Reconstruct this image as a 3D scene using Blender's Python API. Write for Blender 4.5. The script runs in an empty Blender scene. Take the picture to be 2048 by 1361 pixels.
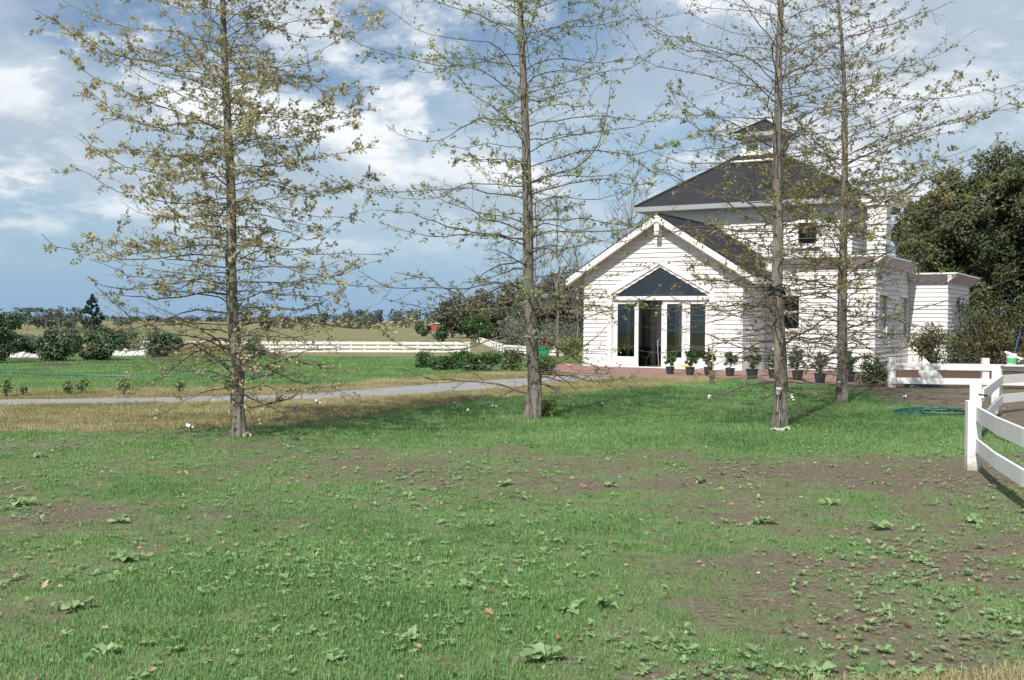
import bpy, math, random
import numpy as np
from mathutils import Vector

# ------------------------------------------------------------------ camera, sky, sun, exposure
scene = bpy.context.scene
COL = scene.collection
F, CX, CY, HC = 2200.0, 1024.0, 680.5, 1.65          # focal length and centre in photo pixels, eye height
ROLL, PITCH = 0.0075, math.atan(35.5 / 2200.0)

cd = bpy.data.cameras.new('camera'); cam = bpy.data.objects.new('camera', cd); COL.objects.link(cam)
cd.sensor_width = 36.0; cd.sensor_fit = 'HORIZONTAL'; cd.lens = F / 2048.0 * 36.0
cd.clip_start = 0.1; cd.clip_end = 9000.0
cam.location = (0, 0, HC)
from mathutils import Matrix
cam.matrix_world = Matrix.Translation((0, 0, HC)) @ Matrix.Rotation(math.pi / 2 - PITCH, 4, 'X') @ Matrix.Rotation(ROLL, 4, 'Z')
scene.camera = cam

SKY_OFF, SKY_STRENGTH = (2.0, 40.0), 0.069
SUN_AZ = math.atan2(-0.407, -0.914); SUN_EL = math.radians(47)
w = bpy.data.worlds.new('World'); scene.world = w; w.use_nodes = True
nt = w.node_tree; nt.nodes.clear()
N = nt.nodes.new; Lk = nt.links.new
def wmath(op, a, b=None, clamp=False):
    n = N('ShaderNodeMath'); n.operation = op; n.use_clamp = clamp
    for i, q in enumerate((a, b)):
        if q is None: continue
        if isinstance(q, (int, float)): n.inputs[i].default_value = q
        else: Lk(q, n.inputs[i])
    return n.outputs[0]
def wramp(val, stops):
    r = N('ShaderNodeMapRange'); r.interpolation_type = 'SMOOTHSTEP'
    Lk(val, r.inputs['Value'])
    r.inputs['From Min'].default_value = stops[0]; r.inputs['From Max'].default_value = stops[1]
    r.inputs['To Min'].default_value = stops[2]; r.inputs['To Max'].default_value = stops[3]
    return r.outputs['Result']
out = N('ShaderNodeOutputWorld'); bg = N('ShaderNodeBackground')
sky = N('ShaderNodeTexSky'); sky.sky_type = 'NISHITA'; sky.sun_disc = False
sky.sun_elevation = SUN_EL; sky.sun_rotation = SUN_AZ % (2 * math.pi)
sky.altitude = 0; sky.air_density = 1.0; sky.dust_density = 0.1; sky.ozone_density = 1.4
tc = N('ShaderNodeTexCoord'); sep = N('ShaderNodeSeparateXYZ'); Lk(tc.outputs['Generated'], sep.inputs[0])
zz = wmath('MAXIMUM', sep.outputs[2], 0.0)
den = wmath('ADD', zz, 0.34)
cmb = N('ShaderNodeCombineXYZ')
Lk(wmath('DIVIDE', sep.outputs[0], den), cmb.inputs[0]); Lk(wmath('DIVIDE', sep.outputs[1], den), cmb.inputs[1])
def wnoise(scale, detail, rough, offs, dist=0.0):
    m = N('ShaderNodeMapping'); m.inputs['Location'].default_value = offs
    Lk(cmb.outputs[0], m.inputs['Vector'])
    n = N('ShaderNodeTexNoise'); n.inputs['Scale'].default_value = scale; n.inputs['Detail'].default_value = detail
    n.inputs['Roughness'].default_value = rough; n.inputs['Distortion'].default_value = dist
    Lk(m.outputs[0], n.inputs['Vector']); return n.outputs['Fac']
def wcol(fac, a, b_):
    n = N('ShaderNodeMix'); n.data_type = 'RGBA'; Lk(fac, n.inputs[0])
    for q, i in ((a, 6), (b_, 7)):
        if isinstance(q, tuple): n.inputs[i].default_value = (*q, 1)
        else: Lk(q, n.inputs[i])
    return n.outputs[2]
OX, OY = SKY_OFF
n_big = wnoise(2.5, 10.0, 0.60, (OX, OY, 0.0), 0.15)
n_top = wnoise(2.5, 10.0, 0.60, (OX + 0.02, OY - 0.10, 0.0), 0.15)       # the same clouds a little lower down: their lit tops
n_sheet = wnoise(1.1, 6.0, 0.55, (OX + 7.7, OY + 2.2, 0.0), 0.2)
puff = wramp(n_big, (0.45, 0.56, 0.0, 1.0))
sheet = wramp(n_sheet, (0.36, 0.60, 0.0, 0.92))
lowfade = wramp(sep.outputs[2], (0.03, 0.125, 0.0, 1.0))
cover = wmath('MULTIPLY', wmath('MAXIMUM', puff, sheet), lowfade)
lit = wmath('ADD', wramp(wmath('SUBTRACT', n_big, n_top), (-0.09, 0.12, 0.0, 0.85)), wramp(n_sheet, (0.40, 0.66, 0.30, -0.25)), clamp=True)
bright = wmath('MULTIPLY', lit, wramp(n_big, (0.40, 0.60, 0.55, 1.0)), clamp=True)
clouds = wcol(bright, (5.2, 6.2, 7.2), (9.9, 10.3, 10.8))
haze_f = wramp(sep.outputs[2], (0.0, 0.16, 0.93, 0.15))
base = wcol(haze_f, sky.outputs[0], (2.75, 4.65, 7.0))
Lk(wcol(cover, base, clouds), bg.inputs[0]); bg.inputs[1].default_value = SKY_STRENGTH; Lk(bg.outputs[0], out.inputs[0])

sd = bpy.data.lights.new('sun', 'SUN'); sun = bpy.data.objects.new('sun', sd); COL.objects.link(sun)
sd.energy = 4.4; sd.angle = math.radians(0.53); sd.color = (1.0, 0.955, 0.89)
sv = Vector((math.cos(SUN_EL) * math.sin(SUN_AZ), math.cos(SUN_EL) * math.cos(SUN_AZ), math.sin(SUN_EL)))
sun.rotation_euler = sv.to_track_quat('Z', 'Y').to_euler()
vs = scene.view_settings
vs.view_transform = 'Standard'; vs.look = 'None'; vs.exposure = 0.48; vs.gamma = 1.0; vs.use_curve_mapping = False
scene.render.engine = 'CYCLES'
scene.cycles.max_bounces = 8; scene.cycles.transparent_max_bounces = 12
scene.cycles.use_denoising = True

# ------------------------------------------------------------------ helpers
def ray(px, py):
    x = (px - CX) / F; y = (py - CY) / F
    c, s = math.cos(ROLL), math.sin(ROLL)
    x, y = c * x + s * y, -s * x + c * y
    cp, sp = math.cos(PITCH), math.sin(PITCH)
    return Vector((x, cp - y * sp, -sp - y * cp))
def at(px, py, Y):                                   # a point of the place seen at that photo pixel, Y metres ahead
    r = ray(px, py); return r * (Y / r.y) + Vector((0, 0, HC))
def gp(px, py, z=0.0):                               # the ground point seen at that photo pixel
    r = ray(px, py); return r * ((z - HC) / r.z) + Vector((0, 0, HC))

def sstep(a, b, x):
    t = np.clip((np.asarray(x, float) - a) / (b - a), 0, 1); return t * t * (3 - 2 * t)
def _h(i, j, s):
    n = (i * 374761393 + j * 668265263 + s * 1274126177) & 0xffffffff
    n = ((n ^ (n >> 13)) * 1274126177) & 0xffffffff
    return ((n ^ (n >> 16)) & 0xffff) / 65535.0
def vnoise(x, y, s=0):
    x = np.asarray(x, float); y = np.asarray(y, float)
    i = np.floor(x).astype(np.int64); j = np.floor(y).astype(np.int64); fx = x - i; fy = y - j
    fx = fx * fx * (3 - 2 * fx); fy = fy * fy * (3 - 2 * fy)
    return (_h(i, j, s) * (1 - fx) + _h(i + 1, j, s) * fx) * (1 - fy) + (_h(i, j + 1, s) * (1 - fx) + _h(i + 1, j + 1, s) * fx) * fy
def fbm(x, y, s=0, o=4):
    a, t, v = 0.5, 0.0, 0.0
    for k in range(o):
        v = v + a * vnoise(np.asarray(x) * 2 ** k, np.asarray(y) * 2 ** k, s + k); t += a; a *= 0.55
    return v / t

def zg(x, y):                                        # lie of the land
    x = np.asarray(x, float); y = np.asarray(y, float)
    dip = -0.56 * sstep(46, 74, y) * (1 - sstep(1.0, 9.0, x - 0.03 * y))
    rise = sstep(82, 420, y) * 0.55 + sstep(400, 1800, y) * 1.5
    bump = (fbm(x * 0.35, y * 0.35, 5, 3) - 0.5) * 0.07 * sstep(5, 9, y) * (1 - sstep(30, 45, y) * 0.5)
    house = np.exp(-((x - 8) / 8) ** 4 - ((y - 42) / 9) ** 4)
    return dip + rise + bump * (1 - np.clip(house * 1.4, 0, 1))
def zgf(x, y): return float(zg(x, y))
def gnd(px, py):                                     # ground point on the real terrain
    p = gp(px, py)
    for _ in range(6): p = gp(px, py, zgf(p.x, p.y))
    return p

# materials
MATS = {}
def mat(name, col, rough=0.6, var=0.0, scale=6.0, col2=None, bump=0.0, bscale=None, metal=0.0, trans=0.0, spec=0.5, coord='Object', stretch=None):
    if name in MATS: return MATS[name]
    m = bpy.data.materials.new(name); m.use_nodes = True; MATS[name] = m
    t = m.node_tree; b = t.nodes['Principled BSDF']
    b.inputs['Base Color'].default_value = (*col, 1); b.inputs['Roughness'].default_value = rough
    b.inputs['Metallic'].default_value = metal; b.inputs['Specular IOR Level'].default_value = spec
    if col2 is not None or bump:
        tcn = t.nodes.new('ShaderNodeTexCoord'); mp = t.nodes.new('ShaderNodeMapping')
        if stretch: mp.inputs['Scale'].default_value = stretch
        t.links.new(tcn.outputs[coord], mp.inputs[0])
        n = t.nodes.new('ShaderNodeTexNoise'); n.inputs['Scale'].default_value = scale; n.inputs['Detail'].default_value = 6
        n.inputs['Roughness'].default_value = 0.62
        t.links.new(mp.outputs[0], n.inputs['Vector'])
        if col2 is not None:
            r = t.nodes.new('ShaderNodeValToRGB')
            r.color_ramp.elements[0].position = 0.5 - 0.5 * max(0.05, 1 - var); r.color_ramp.elements[1].position = 0.5 + 0.5 * max(0.05, 1 - var)
            r.color_ramp.elements[0].color = (*col2, 1); r.color_ramp.elements[1].color = (*col, 1)
            t.links.new(n.outputs['Fac'], r.inputs[0]); t.links.new(r.outputs[0], b.inputs['Base Color'])
        if bump:
            n2 = t.nodes.new('ShaderNodeTexNoise'); n2.inputs['Scale'].default_value = bscale or scale * 3; n2.inputs['Detail'].default_value = 5
            t.links.new(mp.outputs[0], n2.inputs['Vector'])
            bp = t.nodes.new('ShaderNodeBump'); bp.inputs['Strength'].default_value = bump; bp.inputs['Distance'].default_value = 0.02
            t.links.new(n2.outputs['Fac'], bp.inputs['Height']); t.links.new(bp.outputs[0], b.inputs['Normal'])
    return m
def leafmat(name, stops, trans=0.35, rough=0.55, attr='tint', patch=None):
    if name in MATS: return MATS[name]
    m = bpy.data.materials.new(name); m.use_nodes = True; MATS[name] = m
    t = m.node_tree; b = t.nodes['Principled BSDF']; o = t.nodes['Material Output']
    if attr == 'random':
        a = t.nodes.new('ShaderNodeObjectInfo'); fac = a.outputs['Random']
    else:
        a = t.nodes.new('ShaderNodeAttribute'); a.attribute_name = attr; fac = a.outputs['Fac']
    if patch:
        g = t.nodes.new('ShaderNodeNewGeometry'); n = t.nodes.new('ShaderNodeTexNoise')
        n.inputs['Scale'].default_value = patch; n.inputs['Detail'].default_value = 3
        t.links.new(g.outputs['Position'], n.inputs['Vector'])
        mm = t.nodes.new('ShaderNodeMath'); mm.operation = 'MULTIPLY_ADD'; mm.inputs[1].default_value = 2.6; mm.inputs[2].default_value = -1.3
        t.links.new(n.outputs['Fac'], mm.inputs[0])
        ad = t.nodes.new('ShaderNodeMath'); ad.operation = 'MULTIPLY_ADD'; ad.inputs[1].default_value = 0.45; ad.use_clamp = True
        t.links.new(fac, ad.inputs[0])
        hf = t.nodes.new('ShaderNodeMath'); hf.operation = 'MULTIPLY_ADD'; hf.inputs[1].default_value = 0.55; hf.inputs[2].default_value = 0.275
        t.links.new(mm.outputs[0], hf.inputs[0]); t.links.new(hf.outputs[0], ad.inputs[2]); fac = ad.outputs[0]
    r = t.nodes.new('ShaderNodeValToRGB')
    while len(r.color_ramp.elements) < len(stops): r.color_ramp.elements.new(0.5)
    for e, (p, c) in zip(r.color_ramp.elements, stops): e.position = p; e.color = (*c, 1)
    t.links.new(fac, r.inputs[0]); t.links.new(r.outputs[0], b.inputs['Base Color'])
    b.inputs['Roughness'].default_value = rough; b.inputs['Specular IOR Level'].default_value = 0.3
    tr = t.nodes.new('ShaderNodeBsdfTranslucent'); t.links.new(r.outputs[0], tr.inputs['Color'])
    mx = t.nodes.new('ShaderNodeMixShader'); mx.inputs[0].default_value = trans
    t.links.new(b.outputs[0], mx.inputs[1]); t.links.new(tr.outputs[0], mx.inputs[2]); t.links.new(mx.outputs[0], o.inputs[0])
    return m
def glassmat(name, tint, refl=1.0):
    if name in MATS: return MATS[name]
    m = bpy.data.materials.new(name); m.use_nodes = True; MATS[name] = m
    t = m.node_tree; t.nodes.clear(); o = t.nodes.new('ShaderNodeOutputMaterial')
    tr = t.nodes.new('ShaderNodeBsdfTransparent'); tr.inputs[0].default_value = (*tint, 1)
    g = t.nodes.new('ShaderNodeBsdfGlossy'); g.inputs['Roughness'].default_value = 0.02
    fr = t.nodes.new('ShaderNodeFresnel'); fr.inputs[0].default_value = 1.5
    mu = t.nodes.new('ShaderNodeMath'); mu.operation = 'MULTIPLY'; mu.inputs[1].default_value = 2.0 * refl; mu.use_clamp = True
    t.links.new(fr.outputs[0], mu.inputs[0])
    mx = t.nodes.new('ShaderNodeMixShader'); t.links.new(mu.outputs[0], mx.inputs[0])
    t.links.new(tr.outputs[0], mx.inputs[1]); t.links.new(g.outputs[0], mx.inputs[2]); t.links.new(mx.outputs[0], o.inputs[0])
    return m

# mesh builders
def link(o, parent=None):
    COL.objects.link(o)
    if parent is not None: o.parent = parent
    return o
def tag(o, label=None, cat=None, group=None, kind=None):
    if label: o['label'] = label
    if cat: o['category'] = cat
    if group: o['group'] = group
    if kind: o['kind'] = kind
    return o
def empty(name, loc, rz=0.0):
    o = bpy.data.objects.new(name, None); o.location = loc; o.rotation_euler = (0, 0, rz); o.empty_display_size = 0.2
    COL.objects.link(o); return o
class MB:
    def __init__(s): s.v = []; s.f = []
    def add(s, vs_, fs):
        k = len(s.v); s.v += [tuple(q) for q in vs_]; s.f += [tuple(i + k for i in f) for f in fs]; return s
    def box(s, x0, x1, y0, y1, z0, z1):
        return s.add([(x0, y0, z0), (x1, y0, z0), (x1, y1, z0), (x0, y1, z0), (x0, y0, z1), (x1, y0, z1), (x1, y1, z1), (x0, y1, z1)],
                     [(0, 3, 2, 1), (4, 5, 6, 7), (0, 1, 5, 4), (1, 2, 6, 5), (2, 3, 7, 6), (3, 0, 4, 7)])
    def hexa(s, p): return s.add(p, [(0, 3, 2, 1), (4, 5, 6, 7), (0, 1, 5, 4), (1, 2, 6, 5), (2, 3, 7, 6), (3, 0, 4, 7)])
    def prism(s, poly, y0, y1):                      # polygon in x,z pushed along y
        n = len(poly)
        return s.add([(x, y0, z) for x, z in poly] + [(x, y1, z) for x, z in poly],
                     [tuple(range(n)), tuple(range(2 * n - 1, n - 1, -1))] + [((i + 1) % n, i, i + n, (i + 1) % n + n) for i in range(n)])
    def prismx(s, poly, x0, x1):                     # polygon in y,z pushed along x
        n = len(poly)
        return s.add([(x0, y, z) for y, z in poly] + [(x1, y, z) for y, z in poly],
                     [tuple(range(n - 1, -1, -1)), tuple(range(n, 2 * n))] + [(i, (i + 1) % n, (i + 1) % n + n, i + n) for i in range(n)])
    def tube(s, pts, rad, sides=6, cap=True):
        pts = [Vector(p) for p in pts]; n = len(pts)
        if isinstance(rad, (int, float)): rad = [rad] * n
        k = len(s.v); up = Vector((0.13, 0.21, 0.97))
        for i in range(n):
            d = (pts[min(i + 1, n - 1)] - pts[max(i - 1, 0)])
            d = d.normalized() if d.length > 1e-9 else Vector((0, 0, 1))
            a = d.cross(up)
            if a.length < 0.15: a = d.cross(Vector((1, 0, 0)))
            a.normalize(); b = d.cross(a)
            for j in range(sides):
                t = 2 * math.pi * j / sides
                q = pts[i] + (a * math.cos(t) + b * math.sin(t)) * rad[i]
                s.v.append((q.x, q.y, q.z))
        for i in range(n - 1):
            for j in range(sides):
                j2 = (j + 1) % sides
                s.f.append((k + i * sides + j, k + i * sides + j2, k + (i + 1) * sides + j2, k + (i + 1) * sides + j))
        if cap:
            s.f.append(tuple(k + j for j in range(sides - 1, -1, -1))); s.f.append(tuple(k + (n - 1) * sides + j for j in range(sides)))
        return s
    def lathe(s, prof, c=(0, 0, 0), sides=14):
        k = len(s.v); n = len(prof)
        for r, z in prof:
            for j in range(sides):
                t = 2 * math.pi * j / sides; s.v.append((c[0] + r * math.cos(t), c[1] + r * math.sin(t), c[2] + z))
        for i in range(n - 1):
            for j in range(sides):
                j2 = (j + 1) % sides; s.f.append((k + i * sides + j, k + i * sides + j2, k + (i + 1) * sides + j2, k + (i + 1) * sides + j))
        s.f.append(tuple(k + j for j in range(sides - 1, -1, -1))); s.f.append(tuple(k + (n - 1) * sides + j for j in range(sides)))
        return s
    def mesh(s, name, m, smooth=False):
        me = bpy.data.meshes.new(name); me.from_pydata(s.v, [], s.f); me.update()
        me.materials.append(m)
        if smooth: me.polygons.foreach_set('use_smooth', [True] * len(me.polygons))
        return me
    def build(s, name, m, parent=None, loc=None, smooth=False):
        o = bpy.data.objects.new(name, s.mesh(name, m, smooth))
        if loc is not None: o.location = loc
        return link(o, parent)
def npmesh(name, verts, tris, m, tint=None, smooth=False):
    me = bpy.data.meshes.new(name); nv, nf = len(verts), len(tris)
    me.vertices.add(nv); me.vertices.foreach_set('co', np.ascontiguousarray(verts, np.float32).ravel())
    me.loops.add(nf * 3); me.loops.foreach_set('vertex_index', np.ascontiguousarray(tris, np.int32).ravel())
    me.polygons.add(nf); me.polygons.foreach_set('loop_start', np.arange(0, nf * 3, 3, dtype=np.int32))
    me.update(calc_edges=True); me.validate()
    if smooth: me.polygons.foreach_set('use_smooth', np.ones(nf, bool))
    me.materials.append(m)
    if tint is not None:
        a = me.attributes.new('tint', 'FLOAT', 'POINT'); a.data.foreach_set('value', np.ascontiguousarray(tint, np.float32))
    return me
# leaf outlines: x across, y along, z fold
def outline_diamond():
    v = np.array([(0, 0, 0), (.32, .45, .10), (0, 1, -.06), (-.32, .45, .10), (0, .5, 0)]); t = np.array([(0, 1, 4), (1, 2, 4), (2, 3, 4), (3, 0, 4)]); return v, t
def outline_quad():
    v = np.array([(0, 0, 0), (.34, .5, .12), (0, 1, 0), (-.34, .5, .12)]); t = np.array([(0, 1, 2), (0, 2, 3)]); return v, t
def outline_oak():
    r = [(.04, .0), (.03, .18), (.30, .34), (.09, .40), (.40, .66), (.11, .66), (.20, .88)]
    v = [(0, y, 0) for y in (0, .4, .66, 1.0)]
    R = [(x, y, abs(x) * .38) for x, y in r]; Lf = [(-x, y, abs(x) * .38) for x, y in r]
    v = v + R + Lf; t = []
    for o, sgn in ((4, 1), (11, -1)):
        for q in ((0, o, o + 1), (0, o + 1, 1), (o + 1, o + 2, o + 3), (1, o + 1, o + 3), (1, o + 3, 2), (o + 3, o + 4, o + 5), (3, 2, o + 5), (2, o + 3, o + 5), (o + 5, o + 6, 3)):
            t.append(q if sgn > 0 else (q[0], q[2], q[1]))
    return np.array(v), np.array(t)
def scatter(pos, dirs, size, shape, rng, roll=None):
    """place one leaf at every pos, its length along dirs; returns verts, tris, leaf index of every vertex"""
    sv_, st = shape; n = len(pos); k = len(sv_)
    d = dirs / np.maximum(np.linalg.norm(dirs, axis=1, keepdims=True), 1e-9)
    a = rng.normal(size=(n, 3)) * 0.55 + np.array([0, 0, 1.0]) if roll is None else roll
    x = np.cross(d, a); x /= np.maximum(np.linalg.norm(x, axis=1, keepdims=True), 1e-9); z = np.cross(x, d)
    s = np.broadcast_to(np.asarray(size, float), (n,))[:, None, None]
    V = pos[:, None, :] + s * (sv_[None, :, 0:1] * x[:, None, :] + sv_[None, :, 1:2] * d[:, None, :] + sv_[None, :, 2:3] * z[:, None, :])
    T = (st[None] + (np.arange(n) * k)[:, None, None]).reshape(-1, 3)
    return V.reshape(-1, 3), T, np.repeat(np.arange(n), k)
def crown(name, puffs, n, size, m, rng, shape=None, parent=None, hollow=0.55, kind='stuff', squash=1.0):
    """foliage mass: leaves through the outer shell of many puffs (centre, radii)"""
    C = np.array([p[0] for p in puffs], float); R = np.array([p[1] if np.ndim(p[1]) else (p[1],) * 3 for p in puffs], float)
    wgt = (R.prod(axis=1)) ** (2 / 3); wgt /= wgt.sum()
    idx = rng.choice(len(puffs), n, p=wgt)
    u = rng.normal(size=(n, 3)); u /= np.linalg.norm(u, axis=1, keepdims=True)
    rr = hollow + (1 - hollow) * rng.random(n) ** 0.7
    rr *= 1 + 0.22 * rng.normal(size=n) * 0.6
    pos = C[idx] + u * R[idx] * rr[:, None]
    d = u + rng.normal(size=(n, 3)) * 0.7 + np.array([0, 0, 0.15])
    sz = size * (0.6 + 0.8 * rng.random(n))
    nrm = u + rng.normal(size=(n, 3)) * 0.45 + np.array([0, 0, .35])
    V, T, li = scatter(pos - 0.3 * size * u, np.cross(d, nrm) , sz, shape or outline_quad(), rng, roll=nrm)
    tint = np.clip(rng.random(n) * 0.6 + 0.4 * rng.random(len(puffs))[idx], 0, 1)[li]
    o = bpy.data.objects.new(name, npmesh(name, V, T, m, tint))
    if kind: o['kind'] = kind
    return link(o, parent)

# ------------------------------------------------------------------ ground
PVX = [.9, 1.7, 2.7, 4.15, 5.7, 6.75, 8.0, 9.2, 9.9]; PVY = [36.4, 34.9, 33.3, 33.2, 33.4, 32.7, 30.9, 30.0, 29.4]   # front edge of the brick paving
def region_maps(X, Y):
    """what grows where: bare soil, dead grass and green cover (0..1) from the place's own layout"""
    n1 = fbm(X * 0.55, Y * 0.55, 11); n2 = fbm(X * 1.6, Y * 1.6, 23); n3 = fbm(X * 0.22, Y * 0.22, 31)
    w1 = (fbm(X * 0.9, Y * 0.9, 41) - .5)
    # front edge of the dry verge and both edges of the path, as functions of x
    vf = np.interp(X, [-14, -7.5, -4.2, -2.6, -1.2, 0.6, 3.7, 6.2, 7.0], [14.6, 16.1, 17.2, 19.0, 22.0, 24.6, 28.3, 32.0, 33.2]) + w1 * 1.1
    pf = np.interp(X, [-30, -9.5, -6, -4.3, -1.9, 0.3, 2.6, 4.2], [17.5, 20.4, 21.6, 22.6, 24.6, 27.6, 32.2, 34.0]) + w1 * .25
    pb = np.interp(X, [-30, -10.4, -7, -4.6, -2.2, 0.0, 1.7, 4.0], [19.3, 22.3, 23.2, 24.3, 28.6, 31.4, 33.9, 35.8]) + w1 * .3
    vb = np.interp(X, [-30, -10.4, -4.9, -2.6, 0.0, 2.0], [22.5, 25.0, 27.4, 32.6, 37.0, 40.5]) + w1 * 2.0
    dry = sstep(-.35, .35, Y - vf) * (1 - sstep(-.2, .2, Y - pf)) * (1 - sstep(6.4, 7.2, X))
    dry = np.maximum(dry, sstep(-.15, .15, Y - pb) * (1 - sstep(-1.3, 1.3, Y - vb)) * (1 - sstep(1.6, 3.2, X)))
    dry = np.maximum(dry, sstep(-.08, .08, (X - 1.68) * .26 + (4.97 - Y) + w1 * .15) * (Y < 6.5) * (X > 0))
    path = sstep(-.12, .12, Y - pf) * (1 - sstep(-.12, .12, Y - pb)) * (X < 4.5)
    soil = 0.30 * np.exp(-((Y - 12.2) / 1.6) ** 2) * sstep(-4.5, -1.5, X) + 0.42 * np.exp(-((Y - 11.9) / 1.5) ** 2) * sstep(1.2, 3.6, X)
    soil += 0.85 * sstep(6.2, 8.2, X - 0.12 * (Y - 12)) * sstep(9, 11, Y) * (1 - sstep(25, 60, Y) * .2) * (1 - 0.9 * sstep(13.2, 14.5, Y) * (1 - sstep(6.2, 8.2, X)) * (1 - sstep(18, 20, Y)))
    soil += 0.25 * sstep(5.6, 7.6, X - .1 * Y + .8) * sstep(19.5, 22, Y) * (Y < 34)
    soil += .22 * np.exp(-((X + 5) / 2.2) ** 2 - ((Y - 9.5) / 1.6) ** 2) + .10 * np.exp(-((X - 2.4) / 1.8) ** 2 - ((Y - 7) / 1.2) ** 2)
    n4 = fbm(X * 4.5, Y * 4.5, 61)
    green = 0.55 + 0.8 * (n1 - .5) + 0.8 * (n2 - .5) + 0.5 * (n3 - .5) + 0.9 * (n4 - .5) - .85 * soil
    green += 0.46 * sstep(13.4, 15.5, Y) * sstep(-4, -1, X) * (1 - soil)
    green += 0.32 * np.exp(-((X + 1.0) / 1.8) ** 2 - ((Y - 5.9) / 1.6) ** 2)
    green -= 0.06 * sstep(0.2, 1.6, X) * (1 - sstep(8.5, 10, Y))
    green = np.where(Y > 23, np.maximum(green, .78 * (X < 2.5)), green)
    green = np.clip(green, 0, 1)
    field = sstep(61, 70, Y + 3 * w1)
    green = green * (1 - dry) * (1 - path) * (1 - field)
    paved = (X > .9) & (X < 11) & (Y > np.interp(X, PVX, PVY) - .1 + .3 * w1) & (Y < 46 - .4 * X)
    green = np.where(paved, 0, green); dry = np.where(paved, 0, dry)
    mulch = sstep(8.5, 9.5, X + w1) * sstep(28, 29.2, Y + w1) * (1 - field)
    return green, dry, path, field, mulch

def axis(lo, hi, step, far, g):
    a = list(np.arange(lo, hi + 1e-6, step)); s = step; b = []
    q = hi
    while q < far: s *= g; q += s; b.append(q)
    s = step; q = lo; c = []
    while q > -far: s *= g; q -= s; c.append(q)
    return np.array(c[::-1] + a + b)
xs = axis(-12, 12, 0.16, 3000, 1.16); ys = axis(3.6, 40, 0.16, 3600, 1.10); ys = ys[ys > -60]
GX, GY = np.meshgrid(xs, ys); gv = np.stack([GX.ravel(), GY.ravel(), zg(GX, GY).ravel()], 1)
nx, ny = len(xs), len(ys); ii = (np.arange(ny - 1)[:, None] * nx + np.arange(nx - 1)[None]).ravel()
gt = np.concatenate([np.stack([ii, ii + 1, ii + nx + 1], 1), np.stack([ii, ii + nx + 1, ii + nx], 1)])
g_, d_, p_, f_, m_ = region_maps(GX.ravel(), GY.ravel())
gm = bpy.data.materials.new('ground_cover'); gm.use_nodes = True
t = gm.node_tree; b = t.nodes['Principled BSDF']; b.inputs['Roughness'].default_value = 0.95; b.inputs['Specular IOR Level'].default_value = 0.1
def gnode(kind, **kw):
    n = t.nodes.new(kind)
    for k, v in kw.items(): setattr(n, k, v)
    return n
geo = gnode('ShaderNodeNewGeometry')
def gnoise(scale, detail=6):
    n = gnode('ShaderNodeTexNoise'); n.inputs['Scale'].default_value = scale; n.inputs['Detail'].default_value = detail; n.inputs['Roughness'].default_value = .65
    t.links.new(geo.outputs['Position'], n.inputs['Vector']); return n.outputs['Fac']
def gramp(fac, stops):
    r = gnode('ShaderNodeValToRGB')
    while len(r.color_ramp.elements) < len(stops): r.color_ramp.elements.new(.5)
    for e, (p, c) in zip(r.color_ramp.elements, stops): e.position = p; e.color = (*c, 1)
    t.links.new(fac, r.inputs[0]); return r.outputs[0]
def gmix(fac, a, bb):
    n = gnode('ShaderNodeMix', data_type='RGBA'); t.links.new(fac, n.inputs[0]); t.links.new(a, n.inputs[6]); t.links.new(bb, n.inputs[7]); return n.outputs[2]
def gattr(nm): a = gnode('ShaderNodeAttribute'); a.attribute_name = nm; return a.outputs['Fac']
fine = gnoise(26); mid = gnoise(5.0); coarse = gnoise(.28, 4); vlow = gnoise(.03, 5)
soilc = gramp(fine, [(.3, (.074, .058, .043)), (.55, (.145, .117, .088)), (.75, (.23, .19, .148))])
grassc = gramp(mid, [(.3, (.102, .165, .060)), (.55, (.134, .218, .079)), (.75, (.175, .26, .102))])
dryc = gramp(mid, [(.3, (.24, .205, .11)), (.5, (.32, .275, .16)), (.72, (.21, .21, .095))])
fieldc = gramp(coarse, [(.3, (.150, .140, .072)), (.5, (.195, .178, .100)), (.7, (.14, .15, .075))])
fieldc = gmix(gramp(vlow, [(.42, (0, 0, 0)), (.62, (.6, .6, .6))]), fieldc, gramp(coarse, [(.3, (.10, .125, .05)), (.7, (.16, .16, .07))]))
mulchc = gramp(fine, [(.3, (.045, .028, .020)), (.6, (.12, .075, .055)), (.8, (.2, .14, .11))])
# sparse grass breaks the soil up: compare cover with fine noise
gsub = gnode('ShaderNodeMapRange'); gsub.inputs['From Min'].default_value = -.38; gsub.inputs['From Max'].default_value = .55
cmpn = gnode('ShaderNodeMath', operation='SUBTRACT'); nz = gnode('ShaderNodeMath', operation='MULTIPLY_ADD'); nz.inputs[1].default_value = 1.5; nz.inputs[2].default_value = -.25
t.links.new(gnoise(9.0, 8), nz.inputs[0]); t.links.new(gattr('green'), cmpn.inputs[0]); t.links.new(nz.outputs[0], cmpn.inputs[1]); t.links.new(cmpn.outputs[0], gsub.inputs[0])
c = gmix(gsub.outputs[0], soilc, grassc); c = gmix(gattr('mulch'), c, mulchc); c = gmix(gattr('dry'), c, dryc); c = gmix(gattr('field'), c, fieldc)
t.links.new(c, b.inputs['Base Color'])
bp = gnode('ShaderNodeBump'); bp.inputs['Strength'].default_value = .7; bp.inputs['Distance'].default_value = .04
t.links.new(gnoise(14, 8), bp.inputs['Height']); t.links.new(bp.outputs[0], b.inputs['Normal'])
gme = npmesh('ground', gv, gt, gm, smooth=True)
for nm, arr in (('green', g_), ('dry', d_), ('field', f_), ('mulch', m_)):
    a = gme.attributes.new(nm, 'FLOAT', 'POINT'); a.data.foreach_set('value', arr.astype(np.float32))
tag(link(bpy.data.objects.new('ground', gme)), 'patchy new lawn and rough pasture reaching the horizon', kind='structure')

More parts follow.
